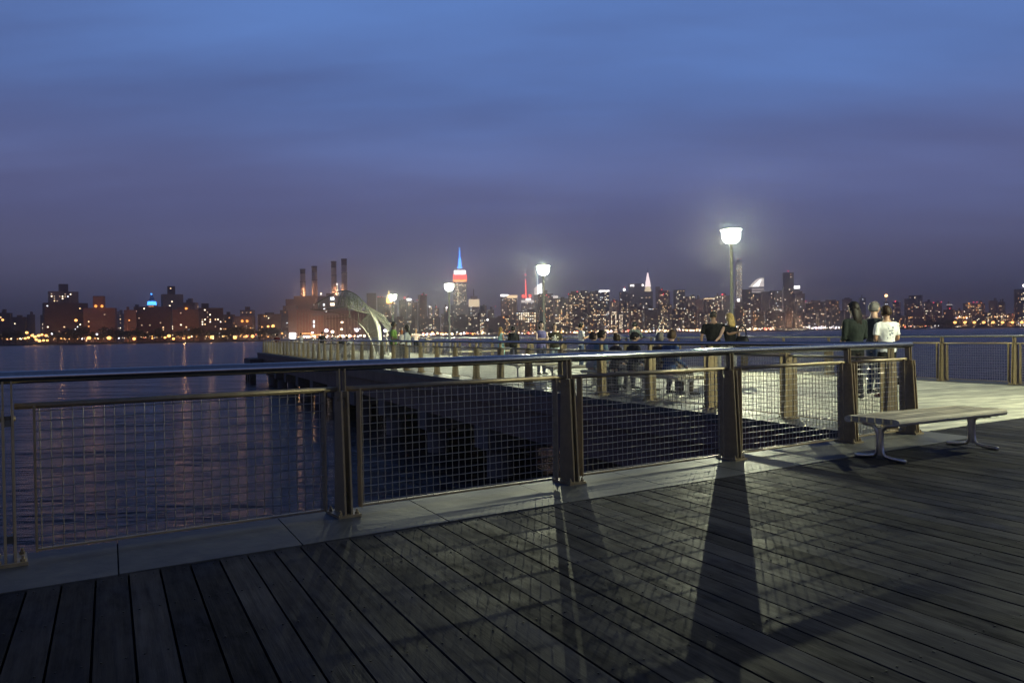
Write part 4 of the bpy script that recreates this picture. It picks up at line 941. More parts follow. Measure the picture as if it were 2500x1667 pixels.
def building(x0, x1, yt, D, label, mat='dark', lit=0.10, tone='mix', yaw=None, tiers=(), crown=None, beacons=(), group=None, cat='building', cell=None, colbias=0.12, rowbias=0.05, name='building', base=None, roofbits=True, slab=0.62):
    xc = (x0 + x1) / 2; c = at(xc, yt, D); ztop = c.z; z0 = LAND
    if yaw is None: yaw = wr_.choice((-1, 1)) * (8 + wr_.random() * 16)
    app = (x1 - x0) / F_PX * D; dp = app * slab; ya = abs(R(yaw)); W = max(app * 0.4, (app - dp * math.sin(ya)) / math.cos(ya))
    azi = -math.atan2(c.x, c.y); rz = azi + R(yaw)
    body = MB(); body.box((0, 0, 0), (W, dp, ztop - z0))
    o = body.build(name, M[mat], None, (c.x, D, z0), rz); tag(o, label, cat, group)
    cw, ch = cell or (max(3.0, D * 0.0018) if D > 1350 else 3.0, max(2.9, D * 0.00155) if D > 1350 else 2.9)
    wm = MB(); hh = ztop - z0 - 1.5
    def wall_set(W_, dp_, ox, oy, za, hgt, pr):
        win_grid(wm, W_, hgt, za, lambda a, z: (ox + a, oy - dp_ / 2 - 0.12, z), cw, ch, pr, TONES[tone], colbias, rowbias)
        sg = -1 if yaw < 0 else 1
        if dp_ * math.sin(ya) > cw * 1.2:
            if sg > 0: win_grid(wm, dp_, hgt, za, lambda a, z: (ox - W_ / 2 - 0.12, oy - a, z), cw, ch, pr, TONES[tone], colbias, rowbias)
            else: win_grid(wm, dp_, hgt, za, lambda a, z: (ox + W_ / 2 + 0.12, oy + a, z), cw, ch, pr, TONES[tone], colbias, rowbias)
    if lit > 0: wall_set(W, dp, 0, 0, 1.0, hh, lit)
    zr = ztop - z0; zprev = zr
    for t in tiers:
        a0, a1, ty = t[:3]; tm = t[3] if len(t) > 3 else mat; tl = t[4] if len(t) > 4 else lit
        tc_ = at((a0 + a1) / 2, ty, D); tz = tc_.z - z0; tw = (a1 - a0) / F_PX * D; off = ((a0 + a1) / 2 - xc) / F_PX * D
        zb = zr if (a0 >= x0 - 2 and a1 <= x1 + 2) else 0.0
        if zb > tz: zb = 0.0
        tb = MB(); tb.box((off, 0.3, zb), (tw * 0.92, dp * 0.55, tz - zb)); tb.build('upper_block' if tw > 0.45 * app else 'bulkhead', M[tm], o)
        if tl > 0 and tw > 3 * cw: wall_set(tw * 0.92, dp * 0.55, off, 0.3, zb + 1, tz - zb - 1, tl)
        zprev = max(zprev, tz)
    if crown:
        cm, chh = crown; q = MB(); hpx = chh / F_PX * D; q.box((0, -0.4, zr - hpx), (W + 0.5, dp + 0.5, hpx)); q.build('glow_crown', cm, o)  # floodlit top put in as a self-glowing band round the roof
    if wm.v:
        k = wm.build('lit_windows', WIN, o); tag(k, kind='stuff')
    if roofbits and not tiers:
        n = wr_.randint(1, 2)
        for _ in range(n):
            s = app * (0.12 + 0.16 * wr_.random()); MB().box(((wr_.random() - 0.5) * W * 0.6, 0, zr), (s, min(s, dp * .5), 2.0 + wr_.random() * 0.0035 * D)).build('bulkhead', M[mat], o)
    for bx, by, *rs in beacons:
        bp = at(bx, by, D); loc = Matrix.Rotation(-rz, 3, 'Z') @ Vector((bp.x - c.x, 0, 0)); bm2 = rs[1] if len(rs) > 1 else RED
        rr = (rs[0] if len(rs) > 1 else (rs[0] if rs else 1.5) * 0.62) / F_PX * D; q = MB(); q.ball((loc.x, loc.y - dp / 2 - rr, bp.z - z0), rr, 8); q.build('beacon', bm2, o)
    NB[0] += 1
    return o

# ---- left: brick housing blocks above the park
building(0, 28, 764, 1050, 'dark low block at the far left edge of the skyline', 'brick_dark', 0.05, 'amber')
building(30, 66, 774, 1300, 'low hazy block left of the brightest lit tower', 'brick_dark', 0.03)
building(67, 84, 768, 1300, 'small square block with one lit window left of the brightest lit tower', 'dark', 0.06)
building(99, 113, 769, 1250, 'narrow dark block against the left side of the brightest lit tower', 'dark', 0.03)
building(111, 208, 740, 1010, 'tall housing tower with brightly lit central bay and dark penthouse', 'brick_dark', 0.03, 'mix', yaw=9, tiers=((121, 190, 712, 'tan', 0.16), (146, 166, 694, 'dark', 0)), cell=(3.0, 2.9), slab=0.3, colbias=.35)
building(208, 281, 752, 1000, 'red brick block with broad bulkhead under two orange lamps', 'brick', 0.07, 'warm', yaw=-10, tiers=((229, 256, 723, 'brick', 0),), beacons=((237, 748, 3.2, ORL), (252, 748, 3.2, ORL)), slab=0.35)
building(281, 306, 766, 1350, 'low hazy block between the red brick block and the orange lit slab', 'stone', 0.10)
building(304, 331, 757, 960, 'narrow orange lit brick slab', 'brick', 0.05, 'amber', yaw=22)
building(331, 416, 749, 985, 'dark brick block with a bright column of windows in front of the blue topped tower', 'brick_dark', 0.06, 'mix', yaw=-8, tiers=((334, 342, 744, 'dark', 0),), colbias=0.2, slab=0.3)
building(395, 445, 719, 1120, 'tan tower with square bulkhead right of the blue topped tower', 'tan', 0.05, 'cream', yaw=10, tiers=((410, 427, 699, 'brick_dark', 0.04),), slab=0.5)
building(445, 483, 739, 1150, 'tan lower wing with one orange lamp right of the tan tower', 'tan', 0.03, 'warm', beacons=((460, 754, 3.0, ORL),))
building(424, 486, 756, 990, 'red brick block in front of the tan tower', 'brick', 0.06, 'warm', yaw=-6, slab=0.3)
building(486, 543, 752, 980, 'dark brick block with a turret and rows of yellow windows', 'brick_dark', 0.14, 'cream', yaw=8, tiers=((493, 510, 741, 'brick_dark', 0),), slab=0.3)
building(543, 573, 768, 1250, 'low reddish block behind the park right of the turreted block', 'brick_dark', 0.08, 'amber')
building(573, 622, 772, 1180, 'pale low building lit by two orange lamps', 'tan', 0.05, 'warm', tiers=((587, 621, 757, 'stone', 0.1), (600, 609, 749, 'dark', 0)), beacons=((596, 784, 3.0, ORL), (608, 784, 3.0, ORL)))
building(630, 684, 767, 1200, 'brownish low row left of the power station', 'brick_dark', 0.07, 'warm', tiers=((648, 668, 763, 'dark', 0.02),))
building(684, 703, 757, 1300, 'small dark block touching the power station', 'dark', 0.05)
# blue lit clock tower far behind
def blue_tower():
    D = 2300; c = at(371, 745, D); px = D / F_PX
    o = MB().box((0, 0, 0), (20 * px, 20 * px, c.z - LAND)).build('clock_tower', M['stone'], None, (c.x, D, LAND)); tag(o, 'distant clock tower with blue lit lantern top', 'tower')
    z = c.z - LAND
    MB().box((0, 0, z), (16 * px, 16 * px, 9 * px), top=(0.9, 0.9)).build('upper_block', BLUE, o)  # blue floodlight put in as a glowing block
    MB().lathe([(7.5 * px, z + 9 * px), (6 * px, z + 14 * px), (3 * px, z + 21 * px), (1.4 * px, z + 25 * px), (0.6 * px, z + 33 * px)], 10).build('lantern_roof', pmat('blue_grey_roof', (0.12, 0.17, 0.35), 0.7), o)
    MB().ball((0, -2 * px, z + 27 * px), 2 * px, 8).build('beacon', BLUE, o)
    MB().box((3 * px, -11 * px, z - 8 * px), (12 * px, 2, 5 * px)).build('glow_crown', ORL, o)
blue_tower()
# ---- power station with four chimneys
def power_station():
    D = 1420; px = D / F_PX; c = at(800, 834, D); e = empty('power_station', (c.x, D, LAND)); tag(e, 'red brick power station with four tall chimneys', 'power station')
    def blk(x0, x1, y, dy, nm, mat, depth=40):
        q = at((x0 + x1) / 2, y, D); MB().box((q.x - c.x, dy, 0), ((x1 - x0) * px, depth, q.z - LAND)).build(nm, M[mat], e); return q.z - LAND
    blk(705, 778, 731, 0, 'boiler_house', 'brick'); blk(720, 778, 723, 12, 'boiler_house', 'brick'); blk(776, 845, 723, 16, 'boiler_house', 'dark', 44); blk(793, 803, 715, 16, 'bulkhead', 'dark', 12)
    blk(703, 735, 748, -22, 'annex', 'tan', 20); blk(735, 802, 756, -20, 'turbine_hall', 'brick', 22); blk(802, 905, 760, -20, 'turbine_hall', 'brick_dark', 30); blk(905, 935, 772, -10, 'annex', 'brick_dark', 30)
    for k in range(22):       # pilasters of the turbine hall
        x = 742 + k * 7.4; q0, q1 = at(x, 828, D), at(x, 768 if k > 8 else 764, D); MB().box((q0.x - c.x, -36.5 if x > 802 else -31.5, 0), (1.6, 1.2, q1.z - LAND)).build('pilaster', M['tan'], e)
    cor = at(805, 772, D); MB().box((cor.x - c.x, -36.2, cor.z - LAND), (60 * px, 1.6, 4)).build('cornice', M['stone'], e)
    for x, yt, r, yb, band, cm in ((736, 656, 6.2, 722, 12, 'chim'), (764.5, 649, 6.5, 722, 15, 'chim'), (812, 637, 6.4, 755, 16, 'chim'), (837.5, 631, 6.8, 757, 16, 'chim')):
        q = at(x, yt, D); zt = q.z - LAND; zb_ = at(x, yb, D).z - LAND - 14; R_ = r * px; cc = (q.x - c.x, 8, 0)
        ch = MB().lathe([(R_ * 1.12, zb_), (R_ * 0.98, zt - band * px), (R_ * 0.96, zt - band * px)], 18, cc).build('chimney', M[cm], e)
        MB().lathe([(R_ * 0.98, zt - band * px + 0.02), (R_, zt - 3 * px), (R_ * 1.1, zt - 2.5 * px), (R_ * 1.1, zt)], 18, cc).build('dark_band', M['chim_dark'], ch)
        MB().lathe([(R_ * 1.12, zt - (band + 20) * px), (R_ * 1.12, zt - (band + 18) * px)], 18, cc).build('gallery', M['iron'], ch)
    w = MB()
    def lw(x, y, wd, hg, mt):
        q = at(x, y, D); w.box((q.x - c.x, -37.5, q.z - LAND), (wd * px, 0.6, hg * px), mat=mt)
    for x, y, a, b, t in ((779, 790, 3, 7, 2), (779, 800, 3, 7, 2), (803, 748, 4, 4, 2), (804, 757, 4, 2.5, 2), (796, 722, 3, 4, 1), (823, 748, 10, 6, 1), (823, 735, 9, 7, 2), (846, 789, 6, 3, 1), (845, 806, 5, 4, 1), (876, 804, 3, 2, 2), (882, 804, 3, 2, 2), (888, 804, 3, 2, 2), (808, 763, 2, 2, 2), (787, 818, 30, 2, 3), (760, 815, 26, 2, 3)): lw(x, y, a, b, t)
    tag(w.build('lit_windows', WIN, e), kind='stuff')
    # bright white floodlit shed at the waterside
    q = at(716, 832, 1080); s = empty('floodlit_shed', (q.x, 1080, LAND)); tag(s, 'small white floodlit shed below the left corner of the power station', 'shed')
    MB().box((0, 0, 0), (10, 6, 8)).build('shed_wall', M['white_wall'], s); MB().box((0, 0, 8.0), (11, 7, 0.8)).build('roof', M['stone'], s)
    MB().box((0, -3.4, 5.6), (7, 0.4, 2.0)).build('floodlight', emat('white_lamp', (1, 0.97, 0.9), 14), s)
    l = bpy.data.lights.new('flood', 'POINT'); l.energy = 9000; l.color = (1, .95, .88); l.shadow_soft_size = 0.6; link('flood', l, s, (0, -6, 5.5))
power_station()
# ---- white clock tower with gold lantern between the chimneys
def gold_tower(x, ytop, ybase, wpx, D, label, spire='lantern'):
    px = D / F_PX; c = at(x, ybase, D); z = c.z - LAND
    if spire == 'lantern':
        o = MB().box((0, 0, 0), (wpx * px, wpx * px, z)).build('clock_tower', M['white_wall'], None, (c.x, D, LAND)); tag(o, label, 'tower')
        h = (ybase - ytop) * px
        MB().lathe([(wpx * .45 * px, z), (wpx * .38 * px, z + .35 * h), (wpx * .2 * px, z + .62 * h), (wpx * .24 * px, z + .8 * h), (0.5, z + h)], 10).build('lantern_roof', CREAM, o)  # lantern glows by itself in place of floodlight
        MB().ball((0, -3, z + .93 * h), 2.6 * px, 8).build('beacon', WLIT, o)
        MB().box((0, -wpx * px / 2 - 1, z - 12 * px), (wpx * px * .9, 1, 10 * px)).build('clock_face', WLIT, o)
        MB().box((0, -wpx * px / 2 - 1, z - 34 * px), (wpx * px * .9, 1, 6 * px)).build('lit_window', CREAM, o)
    return o
gold_tower(823, 692, 722, 9, 2500, 'white lit clock tower between the two right chimneys')
# ---- centre left
building(895, 918, 716, 2600, 'plain dark slab tower right of the shade canopy', 'dark', 0.03, 'cream', yaw=8, roofbits=False)
building(921, 943, 726, 2700, 'dark tower with three red lights left of the golden pyramid', 'glass', 0.05, 'warm', beacons=((926, 725, 1.4), (931, 725, 1.4), (937, 725, 1.4)))
def pyramid():
    D = 3000; px = D / F_PX; c = at(950, 742, D); z = c.z - LAND
    o = MB().box((0, 0, 0), (34 * px, 30 * px, z)).build('building', M['stone'], None, (c.x, D, LAND)); tag(o, 'stone tower with golden lit pyramid roof behind the farthest lamp post', 'building')
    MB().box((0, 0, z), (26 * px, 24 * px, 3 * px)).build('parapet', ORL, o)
    MB().lathe([(10.5 * px, z + 3 * px), (1.6 * px, z + 24 * px), (1.2 * px, z + 28 * px), (0.3, z + 33 * px)], 4).build('pyramid_roof', GOLD, o)  # golden floodlight is the roof's own glow
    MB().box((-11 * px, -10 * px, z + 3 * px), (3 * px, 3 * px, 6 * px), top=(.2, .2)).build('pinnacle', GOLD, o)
    w = MB(); win_grid(w, 34 * px, z - 2, 1, lambda a, zz: (a, -15 * px - 0.5, zz), 6.5, 5.6, 0.22, TONES['cream'], .2, .1); tag(w.build('lit_windows', WIN, o), kind='stuff')
pyramid()
building(974, 992, 734, 2700, 'dark tower with a bright red light right of the farthest lamp', 'dark', 0.10, 'warm', beacons=((985, 727, 3.0),))
building(993, 1004, 729, 2900, 'slim tower with white lit top left of the square dark tower', 'stone', 0.12, 'cream', crown=(WLIT, 5))
building(1005, 1019, 738, 2700, 'mid rise with red light beside the square dark tower', 'dark', 0.10, 'warm', beacons=((1017, 733, 1.5),))
building(1020, 1042, 720, 2600, 'square dark tower topped with three red lights left of the third lamp', 'brick_dark', 0.06, 'warm', beacons=((1022, 724, 1.4), (1028, 719, 1.4), (1038, 720, 1.4)))
building(1044, 1056, 749, 2800, 'low tower with white roof light right of the square dark tower', 'stone', 0.15, beacons=((1047, 749, 2.0, WLIT),))
building(1060, 1072, 752, 2700, 'low tower left of the third lamp post with red roof light', 'dark', 0.12, beacons=((1066, 750, 1.4),))
building(1083, 1096, 751, 2700, 'low tower with pink sign right of the third lamp post', 'dark', 0.12, beacons=((1088, 751, 2.4, WLIT),))
# ---- the tall mast tower lit in blue, white and red
def mast_tower():
    D = 4050; px = D / F_PX; c = at(1124, 745, D); cz = c.z - LAND
    o = empty('skyscraper', (c.x, D, LAND)); tag(o, 'tall stepped skyscraper with blue mast and crown lit white and red', 'skyscraper')
    def zy(y): return at(1124, y, D).z - LAND
    def tier(x0, x1, ya, yb, nm, mt, dep=26):
        MB().box((((x0 + x1) / 2 - 1124) * px, 0, zy(ya)), ((x1 - x0) * px, dep * px, zy(yb) - zy(ya))).build(nm, mt, o)
    tier(1102, 1146, 812, 745, 'base_block', M['stone'], 40)
    tier(1108, 1140, 745, 689, 'shaft', M['stone'], 28)
    tier(1108, 1140, 688.9, 683, 'glow_crown', ORL, 27.5); tier(1108.3, 1139.7, 682.9, 671, 'glow_crown', REDL, 27)  # floodlit bands put in as self-glowing tiers
    tier(1110.5, 1137.5, 670.9, 661, 'glow_crown', WLIT, 23); tier(1114, 1134, 660.9, 656, 'upper_block', M['stone'], 18)
    MB().lathe([(7 * px, zy(656)), (4.6 * px, zy(651)), (3.6 * px, zy(648)), (3.2 * px, zy(634)), (2.2 * px, zy(631)), (1.3 * px, zy(628)), (0.9 * px, zy(612)), (0.5 * px, zy(604))], 10).build('mast', BLUE, o)  # blue lighting is the mast's own glow
    w = MB(); win_grid(w, 31 * px, zy(691) - zy(745), zy(745), lambda a, z: (a, -14 * px - 0.8, z), 5.6, 6.0, 0.34, TONES['cream'], .3, .15)
    win_grid(w, 42 * px, zy(747) - zy(800), zy(800), lambda a, z: (a, -20 * px - 0.8, z), 7, 7, 0.10, TONES['warm'], .2, .1)
    tag(w.build('lit_windows', WIN, o), kind='stuff')
mast_tower()
building(1144, 1170, 731, 3200, 'cream floodlit tower with a fine spire right of the blue masted skyscraper', 'stone', 0.12, 'cream', crown=(CREAM, 18), tiers=((1149, 1166, 723, 'stone', 0), (1155.8, 1157.2, 706, 'stone', 0)), yaw=9)
building(1172, 1188, 746, 2900, 'low dark tower right of the cream floodlit tower', 'dark', 0.08, 'warm')
building(1190, 1206, 756, 2900, 'low hazy block with a red roof light left of the white crowned tower', 'dark', 0.08, beacons=((1208, 748, 1.4),))
building(1222, 1241, 719, 2900, 'grey tower with white lit crown left of the red antenna', 'stone', 0.10, 'mix', crown=(WLIT, 5), yaw=7, roofbits=False)
building(1238, 1263, 721, 2700, 'dark tower with warm lit crown beside the white crowned tower', 'dark', 0.12, 'warm', crown=(WARMCROWN, 7), yaw=-8, roofbits=False)
def antenna_tower():
    D = 3500; px = D / F_PX
    o = building(1272, 1304, 733, D, 'tower with red lattice antenna and red lit corners', 'stone', 0.22, 'cool', yaw=6, tiers=((1278, 1298, 728, 'stone', 0.2),), crown=(PALE, 6))
    b = at(1288, 733, D); 
    def zy(y): return at(1284, y, D).z - LAND
    ox = (1284 - 1288) * px
    MB().tube([(ox, 0, zy(728)), (ox, 0, zy(705)), (ox, 0, zy(682))], [1.7 * px, 1.2 * px, 0.7 * px], 6).build('antenna', REDL, o)
    MB().ball((ox, 0, zy(671)), 1.6 * px, 8).build('beacon', RED, o); MB().tube([(ox, 0, zy(682)), (ox, 0, zy(671))], 0.25 * px, 5).build('antenna_tip', M['iron'], o)
    for x in (1276, 1293): MB().box(((x - 1288) * px, -11 * px, zy(727)), (6 * px, 2 * px, 7 * px)).build('glow_corner', REDL, o)  # red floodlight on the corners put in as glowing boxes
    MB().box((1 * px, -11 * px, zy(733)), (12 * px, 2 * px, 4 * px)).build('lit_sign', WLIT, o)
antenna_tower()
def crystal_tower():
    D = 3450; px = D / F_PX; c = at(1313, 720, D); z = c.z - LAND
    def zy(y): return at(1313, y, D).z - LAND
    o = MB().box((0, 0, 0), (20 * px, 18 * px, z)).build('skyscraper', M['glass'], None, (c.x, D, LAND)); tag(o, 'glass tower with slanted white lit top and blue white spire behind the second lamp', 'skyscraper')
    hw, hd = 10 * px, 9 * px
    def wedge(x0, x1, za, zb, nm, mt): MB().add([(x0, -hd, z), (x1, -hd, z), (x1, hd, z), (x0, hd, z), (x0, -hd, za), (x1, -hd, zb), (x1, hd, zb), (x0, hd, za)], [(0, 3, 2, 1), (4, 5, 6, 7), (0, 1, 5, 4), (1, 2, 6, 5), (2, 3, 7, 6), (3, 0, 4, 7)]).build(nm, mt, o)
    wedge(-hw * .85, -hw * .1, zy(704), zy(698), 'glow_crown', PALE); wedge(-hw * .08, hw, zy(698), zy(691), 'glow_crown', WLIT)  # lit top put in as two self-glowing wedges
    MB().tube([(0, 0, zy(698)), (0, 0, zy(656))], [1.2 * px, 0.6 * px], 6).build('spire', emat('spire_light', (.55, .75, 1), 2.5), o)
    w = MB(); win_grid(w, 20 * px, z - 2, 1, lambda a, zz: (a, -hd - 0.8, zz), 7, 6.5, 0.14, TONES['mix'], .2, .1); tag(w.build('lit_windows', WIN, o), kind='stuff')
crystal_tower()
building(1313, 1350, 717, 2150, 'dark riverside tower with red corner lights behind the second lamp pole', 'dark', 0.10, 'warm', yaw=12, beacons=((1332, 721, 1.5), (1337, 725, 1.3)))
building(1350, 1362, 722, 2600, 'slim tower with white domed top right of the second lamp', 'stone', 0.12, 'cream', crown=(PALE, 6))
building(1352, 1391, 729, 2200, 'broad grey hospital slab with regular lit rows', 'stone', 0.30, 'warm', yaw=5, rowbias=0.15, cell=(5.0, 4.4))
building(1388, 1446, 716, 2100, 'massive dark twin tower with many warm windows and red roof lights', 'dark', 0.16, 'warm', yaw=-9, tiers=((1394, 1412, 711, 'dark', 0.1), (1418, 1436, 710, 'dark', .1)), beacons=((1391, 719, 1.4), (1412, 713, 1.8), (1431, 718, 1.4)))
building(1440, 1464, 711, 2500, 'dark tower behind the massive twin tower', 'dark', 0.10, 'warm')
building(1462, 1487, 709, 2400, 'grey tower with bright white roof line', 'glass', 0.14, 'cool', crown=(WLIT, 3.5), yaw=5, roofbits=False)
building(1430, 1480, 735, 2080, 'dark lower tower full of warm windows right of the massive twin tower', 'dark', 0.16, 'warm', yaw=8)
building(1488, 1512, 735, 2700, 'hazy tower with faint red lights right of the white roof line', 'stone', 0.14, 'warm', beacons=((1501, 735, 1.2), (1507, 736, 1.2)))
building(1254, 1311, 762, 2350, 'low wide building with glowing golden window bands', 'dark', 0.7, 'cream', yaw=6, cell=(6.5, 4.2), rowbias=0.3)
building(1101, 1168, 773, 2150, 'wide dark housing slab below the blue masted skyscraper', 'brick_dark', 0.10, 'warm', yaw=10)
building(1167, 1186, 764, 2200, 'tan slab with yellow stairwell lights right of the wide dark housing slab', 'tan', 0.25, 'cream', colbias=.3)
building(1185, 1233, 776, 2150, 'pale brown low hall with one lamp under the white crowned tower', 'tan', 0.03, 'warm', beacons=((1186, 781, 2.6, WLIT), (1225, 775, 2.0, ORL)))
building(1246, 1262, 782, 2100, 'narrow block with a ladder of lit windows', 'dark', 0.4, 'cream')
building(1292, 1312, 786, 2080, 'low block with bright yellow shop windows behind the crossed arm woman', 'brick_dark', 0.7, 'amber')
building(1490, 1513, 760, 2080, 'pale lit block with bright stair columns', 'tan', 0.35, 'cream', colbias=.5)
def lit_tower(): 
    o = building(1508, 1523, 764, 2060, 'small building with tall blazing yellow window wall', 'tan', 0.0, 'cream', yaw=3, roofbits=False)
    px = 2060 / F_PX; w = MB(); win_grid(w, 10 * px, 44 * px, 4, lambda a, z: (a, -5.2 * px, z), 3.1, 3.6, .93, (1, 8, 0, 0, 1)); tag(w.build('lit_windows', WIN, o), kind='stuff')
lit_tower()
# ---- right centre
building(1511, 1537, 713, 2700, 'flat topped dark tower with white beacon left of the sunburst spire', 'glass', 0.14, 'cool', beacons=((1523, 708, 3.4, WLIT), (1524, 702, 1.2)), yaw=5, roofbits=False)
building(1534, 1573, 693, 3300, 'broad slab with white lit signs beside the sunburst spire', 'stone', 0.06, 'cream', yaw=4, roofbits=False, beacons=((1540, 698, 2.4, WLIT), (1545, 698, 2.4, WLIT), (1568, 697, 2.6, WLIT)))
def sunburst():
    D = 3400; px = D / F_PX; c = at(1582, 712, D)
    def zy(y): return at(1582, y, D).z - LAND
    o = MB().box((0, 0, 0), (20 * px, 18 * px, zy(712))).build('skyscraper', M['stone'], None, (c.x, D, LAND)); tag(o, 'slender skyscraper with white lit tapering sunburst spire', 'skyscraper')
    SP = emat('spire_white_pink', (1.0, .80, .80), 2.2)
    for k, (ya, yb, r) in enumerate(((712, 700, 8.2), (699.8, 693, 7.6), (692.8, 687, 6.6), (686.8, 681, 5.4), (680.8, 676, 4.2), (675.8, 671, 3.0), (670.8, 666, 2.0))):
        MB().lathe([(r * px, zy(ya)), (r * .92 * px, (zy(ya) + zy(yb)) / 2), (r * .62 * px, zy(yb))], 8).build('glow_crown', SP if k else CREAM, o)  # crown lighting put into the glow of each tier
    MB().tube([(0, 0, zy(666)), (0, 0, zy(653))], [.9 * px, .25 * px], 6).build('spire', M['iron'], o)
    w = MB(); win_grid(w, 20 * px, zy(713), 1, lambda a, z: (a, -9 * px - .8, z), 7, 6.5, 0.14, TONES['warm'], .2, .1); tag(w.build('lit_windows', WIN, o), kind='stuff')
sunburst()
building(1600, 1611, 700, 3200, 'slim hazy unlit tower right of the sunburst spire', 'stone', 0.02, yaw=4, roofbits=False)
building(1607, 1635, 710, 2500, 'dark tower with two red lights right of the slim hazy tower', 'dark', 0.12, 'warm', beacons=((1617, 708, 1.4), (1621, 719, 1.8)))
building(1643, 1672, 708, 2700, 'flat roofed dark tower with faint lit rows', 'glass', 0.10, 'cream', yaw=7, rowbias=.15, roofbits=False)
building(1672, 1698, 724, 2600, 'grey mid tower right of the flat roofed dark tower', 'stone', 0.08, 'warm')
building(1697, 1719, 730, 2500, 'slender mid tower with pointed roof', 'stone', 0.08, 'warm', tiers=((1703, 1707, 721, 'stone', 0),))
building(1719, 1745, 728, 2500, 'mid tower with golden roof line left of the couple', 'dark', 0.14, 'warm', crown=(WARMCROWN, 2.5))
building(1745, 1765, 722, 2600, 'tower with vertical lit strip above the couple', 'stone', 0.14, 'cream', colbias=.4)
building(1760, 1786, 722, 2700, 'tower with red beacon left of the nearest lamp pole', 'stone', 0.14, 'warm', beacons=((1767, 719, 3.0),))
def slim_tower():
    D = 4100; px = D / F_PX
    o = building(1795, 1811, 640, D, 'very slim unfinished tower with bluish work lights behind the nearest lamp pole', 'stone', 0.0, 'cool', yaw=8, roofbits=False, tiers=((1799, 1806, 635, 'dark', 0),), beacons=((1801, 633, 1.0), (1808, 633, 1.0)))
    w = MB(); h = at(1803, 646, D).z - LAND - 60
    for sx in (-1, 1): win_grid(w, 4.5 * px, h, 60, lambda a, z, s=sx: (s * 4.6 * px + a, -6 * px, z), 4, 6, 0.85, TONES['cool'])
    win_grid(w, 3.4 * px, h, 60, lambda a, z: (a, -6 * px, z), 4, 6, 0.9, TONES['cream']); tag(w.build('lit_windows', WIN, o), kind='stuff')
    c = at(1801, 733, 2400); q = building(1795, 1812, 738, 2450, 'low block with brilliant white roof lamp beside the nearest lamp pole', 'dark', .12, 'warm', beacons=((1801, 733, 3.6, WLIT),), roofbits=False)
slim_tower()
def slant_tower():
    D = 3250; px = D / F_PX; c = at(1846, 700, D)
    def zy(y): return at(1846, y, D).z - LAND
    o = MB().box((0, 0, 0), (30 * px, 26 * px, zy(701))).build('skyscraper', M['white_wall'], None, (c.x, D, LAND)); tag(o, 'pale skyscraper with steep slanted white lit roof', 'skyscraper')
    hd = 13 * px; za, zb = zy(701), zy(680)
    vs = [(-15 * px, -hd, za + .02), (15 * px, -hd, za + .02), (15 * px, hd, za + .02), (-15 * px, hd, za + .02), (6 * px, -hd, zb), (15 * px, -hd, zb), (15 * px, hd, zb), (6 * px, hd, zb)]
    MB().add(vs, [(0, 3, 2, 1), (4, 5, 6, 7), (0, 1, 5, 4), (1, 2, 6, 5), (2, 3, 7, 6), (3, 0, 4, 7)]).build('slanted_roof', PALE, o)  # roof glows by itself in place of floodlight
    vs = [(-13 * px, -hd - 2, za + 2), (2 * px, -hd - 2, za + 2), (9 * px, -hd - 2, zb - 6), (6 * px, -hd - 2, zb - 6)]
    MB().add(vs, [(0, 1, 2, 3)]).build('lit_window', WLIT, o)  # brightest floodlit roof face, put in as a glowing panel
    for k in range(12): MB().box((0, -hd - .6, zy(708 + k * 6)), (29 * px, 1, 2.0 * px)).build('glow_band', emat('band_%d' % k, (1, .82, .75), .85), o)  # pale lit body put in as glowing bands
slant_tower()
building(1811, 1835, 707, 2500, 'dark tower left of the slanted roof skyscraper', 'dark', 0.10, 'warm', yaw=6, roofbits=False)
building(1833, 1858, 716, 2400, 'dark tower in front of the slanted roof skyscraper', 'dark', 0.12, 'warm', yaw=-6, roofbits=False)
building(1858, 1878, 712, 2900, 'hazy brown windowless slab right of the slanted roof skyscraper', 'tan', 0.0, roofbits=False, yaw=4)
building(1879, 1909, 710, 2350, 'broad glass slab with pale green lit rows', 'glass', 0.14, 'cool', yaw=4, rowbias=.15, roofbits=False)
building(1911, 1937, 666, 2450, 'tall plain black tower with red beacon on top', 'glass', 0.07, 'warm', yaw=7, roofbits=False, beacons=((1923, 662, 2.2),))
building(1938, 1964, 717, 2400, 'dark tower right of the tall black tower', 'glass', 0.08, 'mix', beacons=((1964, 736, 1.3),))
building(1935, 1952, 698, 2900, 'tower with brilliant white lit top right of the tall black tower', 'stone', 0.05, crown=(WLIT, 7), yaw=5, roofbits=False)
building(1966, 1986, 741, 2400, 'low dark block right of the white topped tower', 'dark', 0.12, 'warm')
building(1974, 2008, 737, 2500, 'round shouldered dark block behind the water', 'dark', 0.10, 'warm', tiers=((1980, 2002, 734, 'dark', 0),))
building(2011, 2047, 735, 2450, 'wide dark block with orange windows left of the three people', 'dark', 0.12, 'amber', tiers=((2016, 2040, 732, 'dark', 0),))
building(2057, 2080, 730, 2600, 'dark tower just left of the dark coated person', 'dark', 0.14, 'warm', tiers=((2062, 2074, 727, 'dark', 0),))
building(2097, 2113, 727, 2800, 'hazy tower seen over the three people', 'stone', 0.04)
def light_tower():
    o = building(2158, 2169, 737, 2600, 'slim tower with glowing orange lamp on top right of the three people', 'stone', .12, 'warm', roofbits=False, yaw=4, beacons=((2163, 722, 3.6, emat('orange_lamp', (1, .55, .25), 7)),))
    px = 2600 / F_PX; z = at(2163, 737, 2600).z - LAND; MB().tube([(0, 0, z), (0, 0, z + 13 * px)], [2 * px, 1.4 * px], 8).build('mast', M['stone'], o)
light_tower()
building(2180, 2198, 738, 2700, 'tower with a single red light right of the orange topped tower', 'dark', .1, 'warm', beacons=((2187, 736, 2.0),))
building(2210, 2250, 729, 2600, 'large stepped dark block over the right hand shore', 'dark', .12, 'warm', tiers=((2220, 2250, 721, 'dark', .1),))
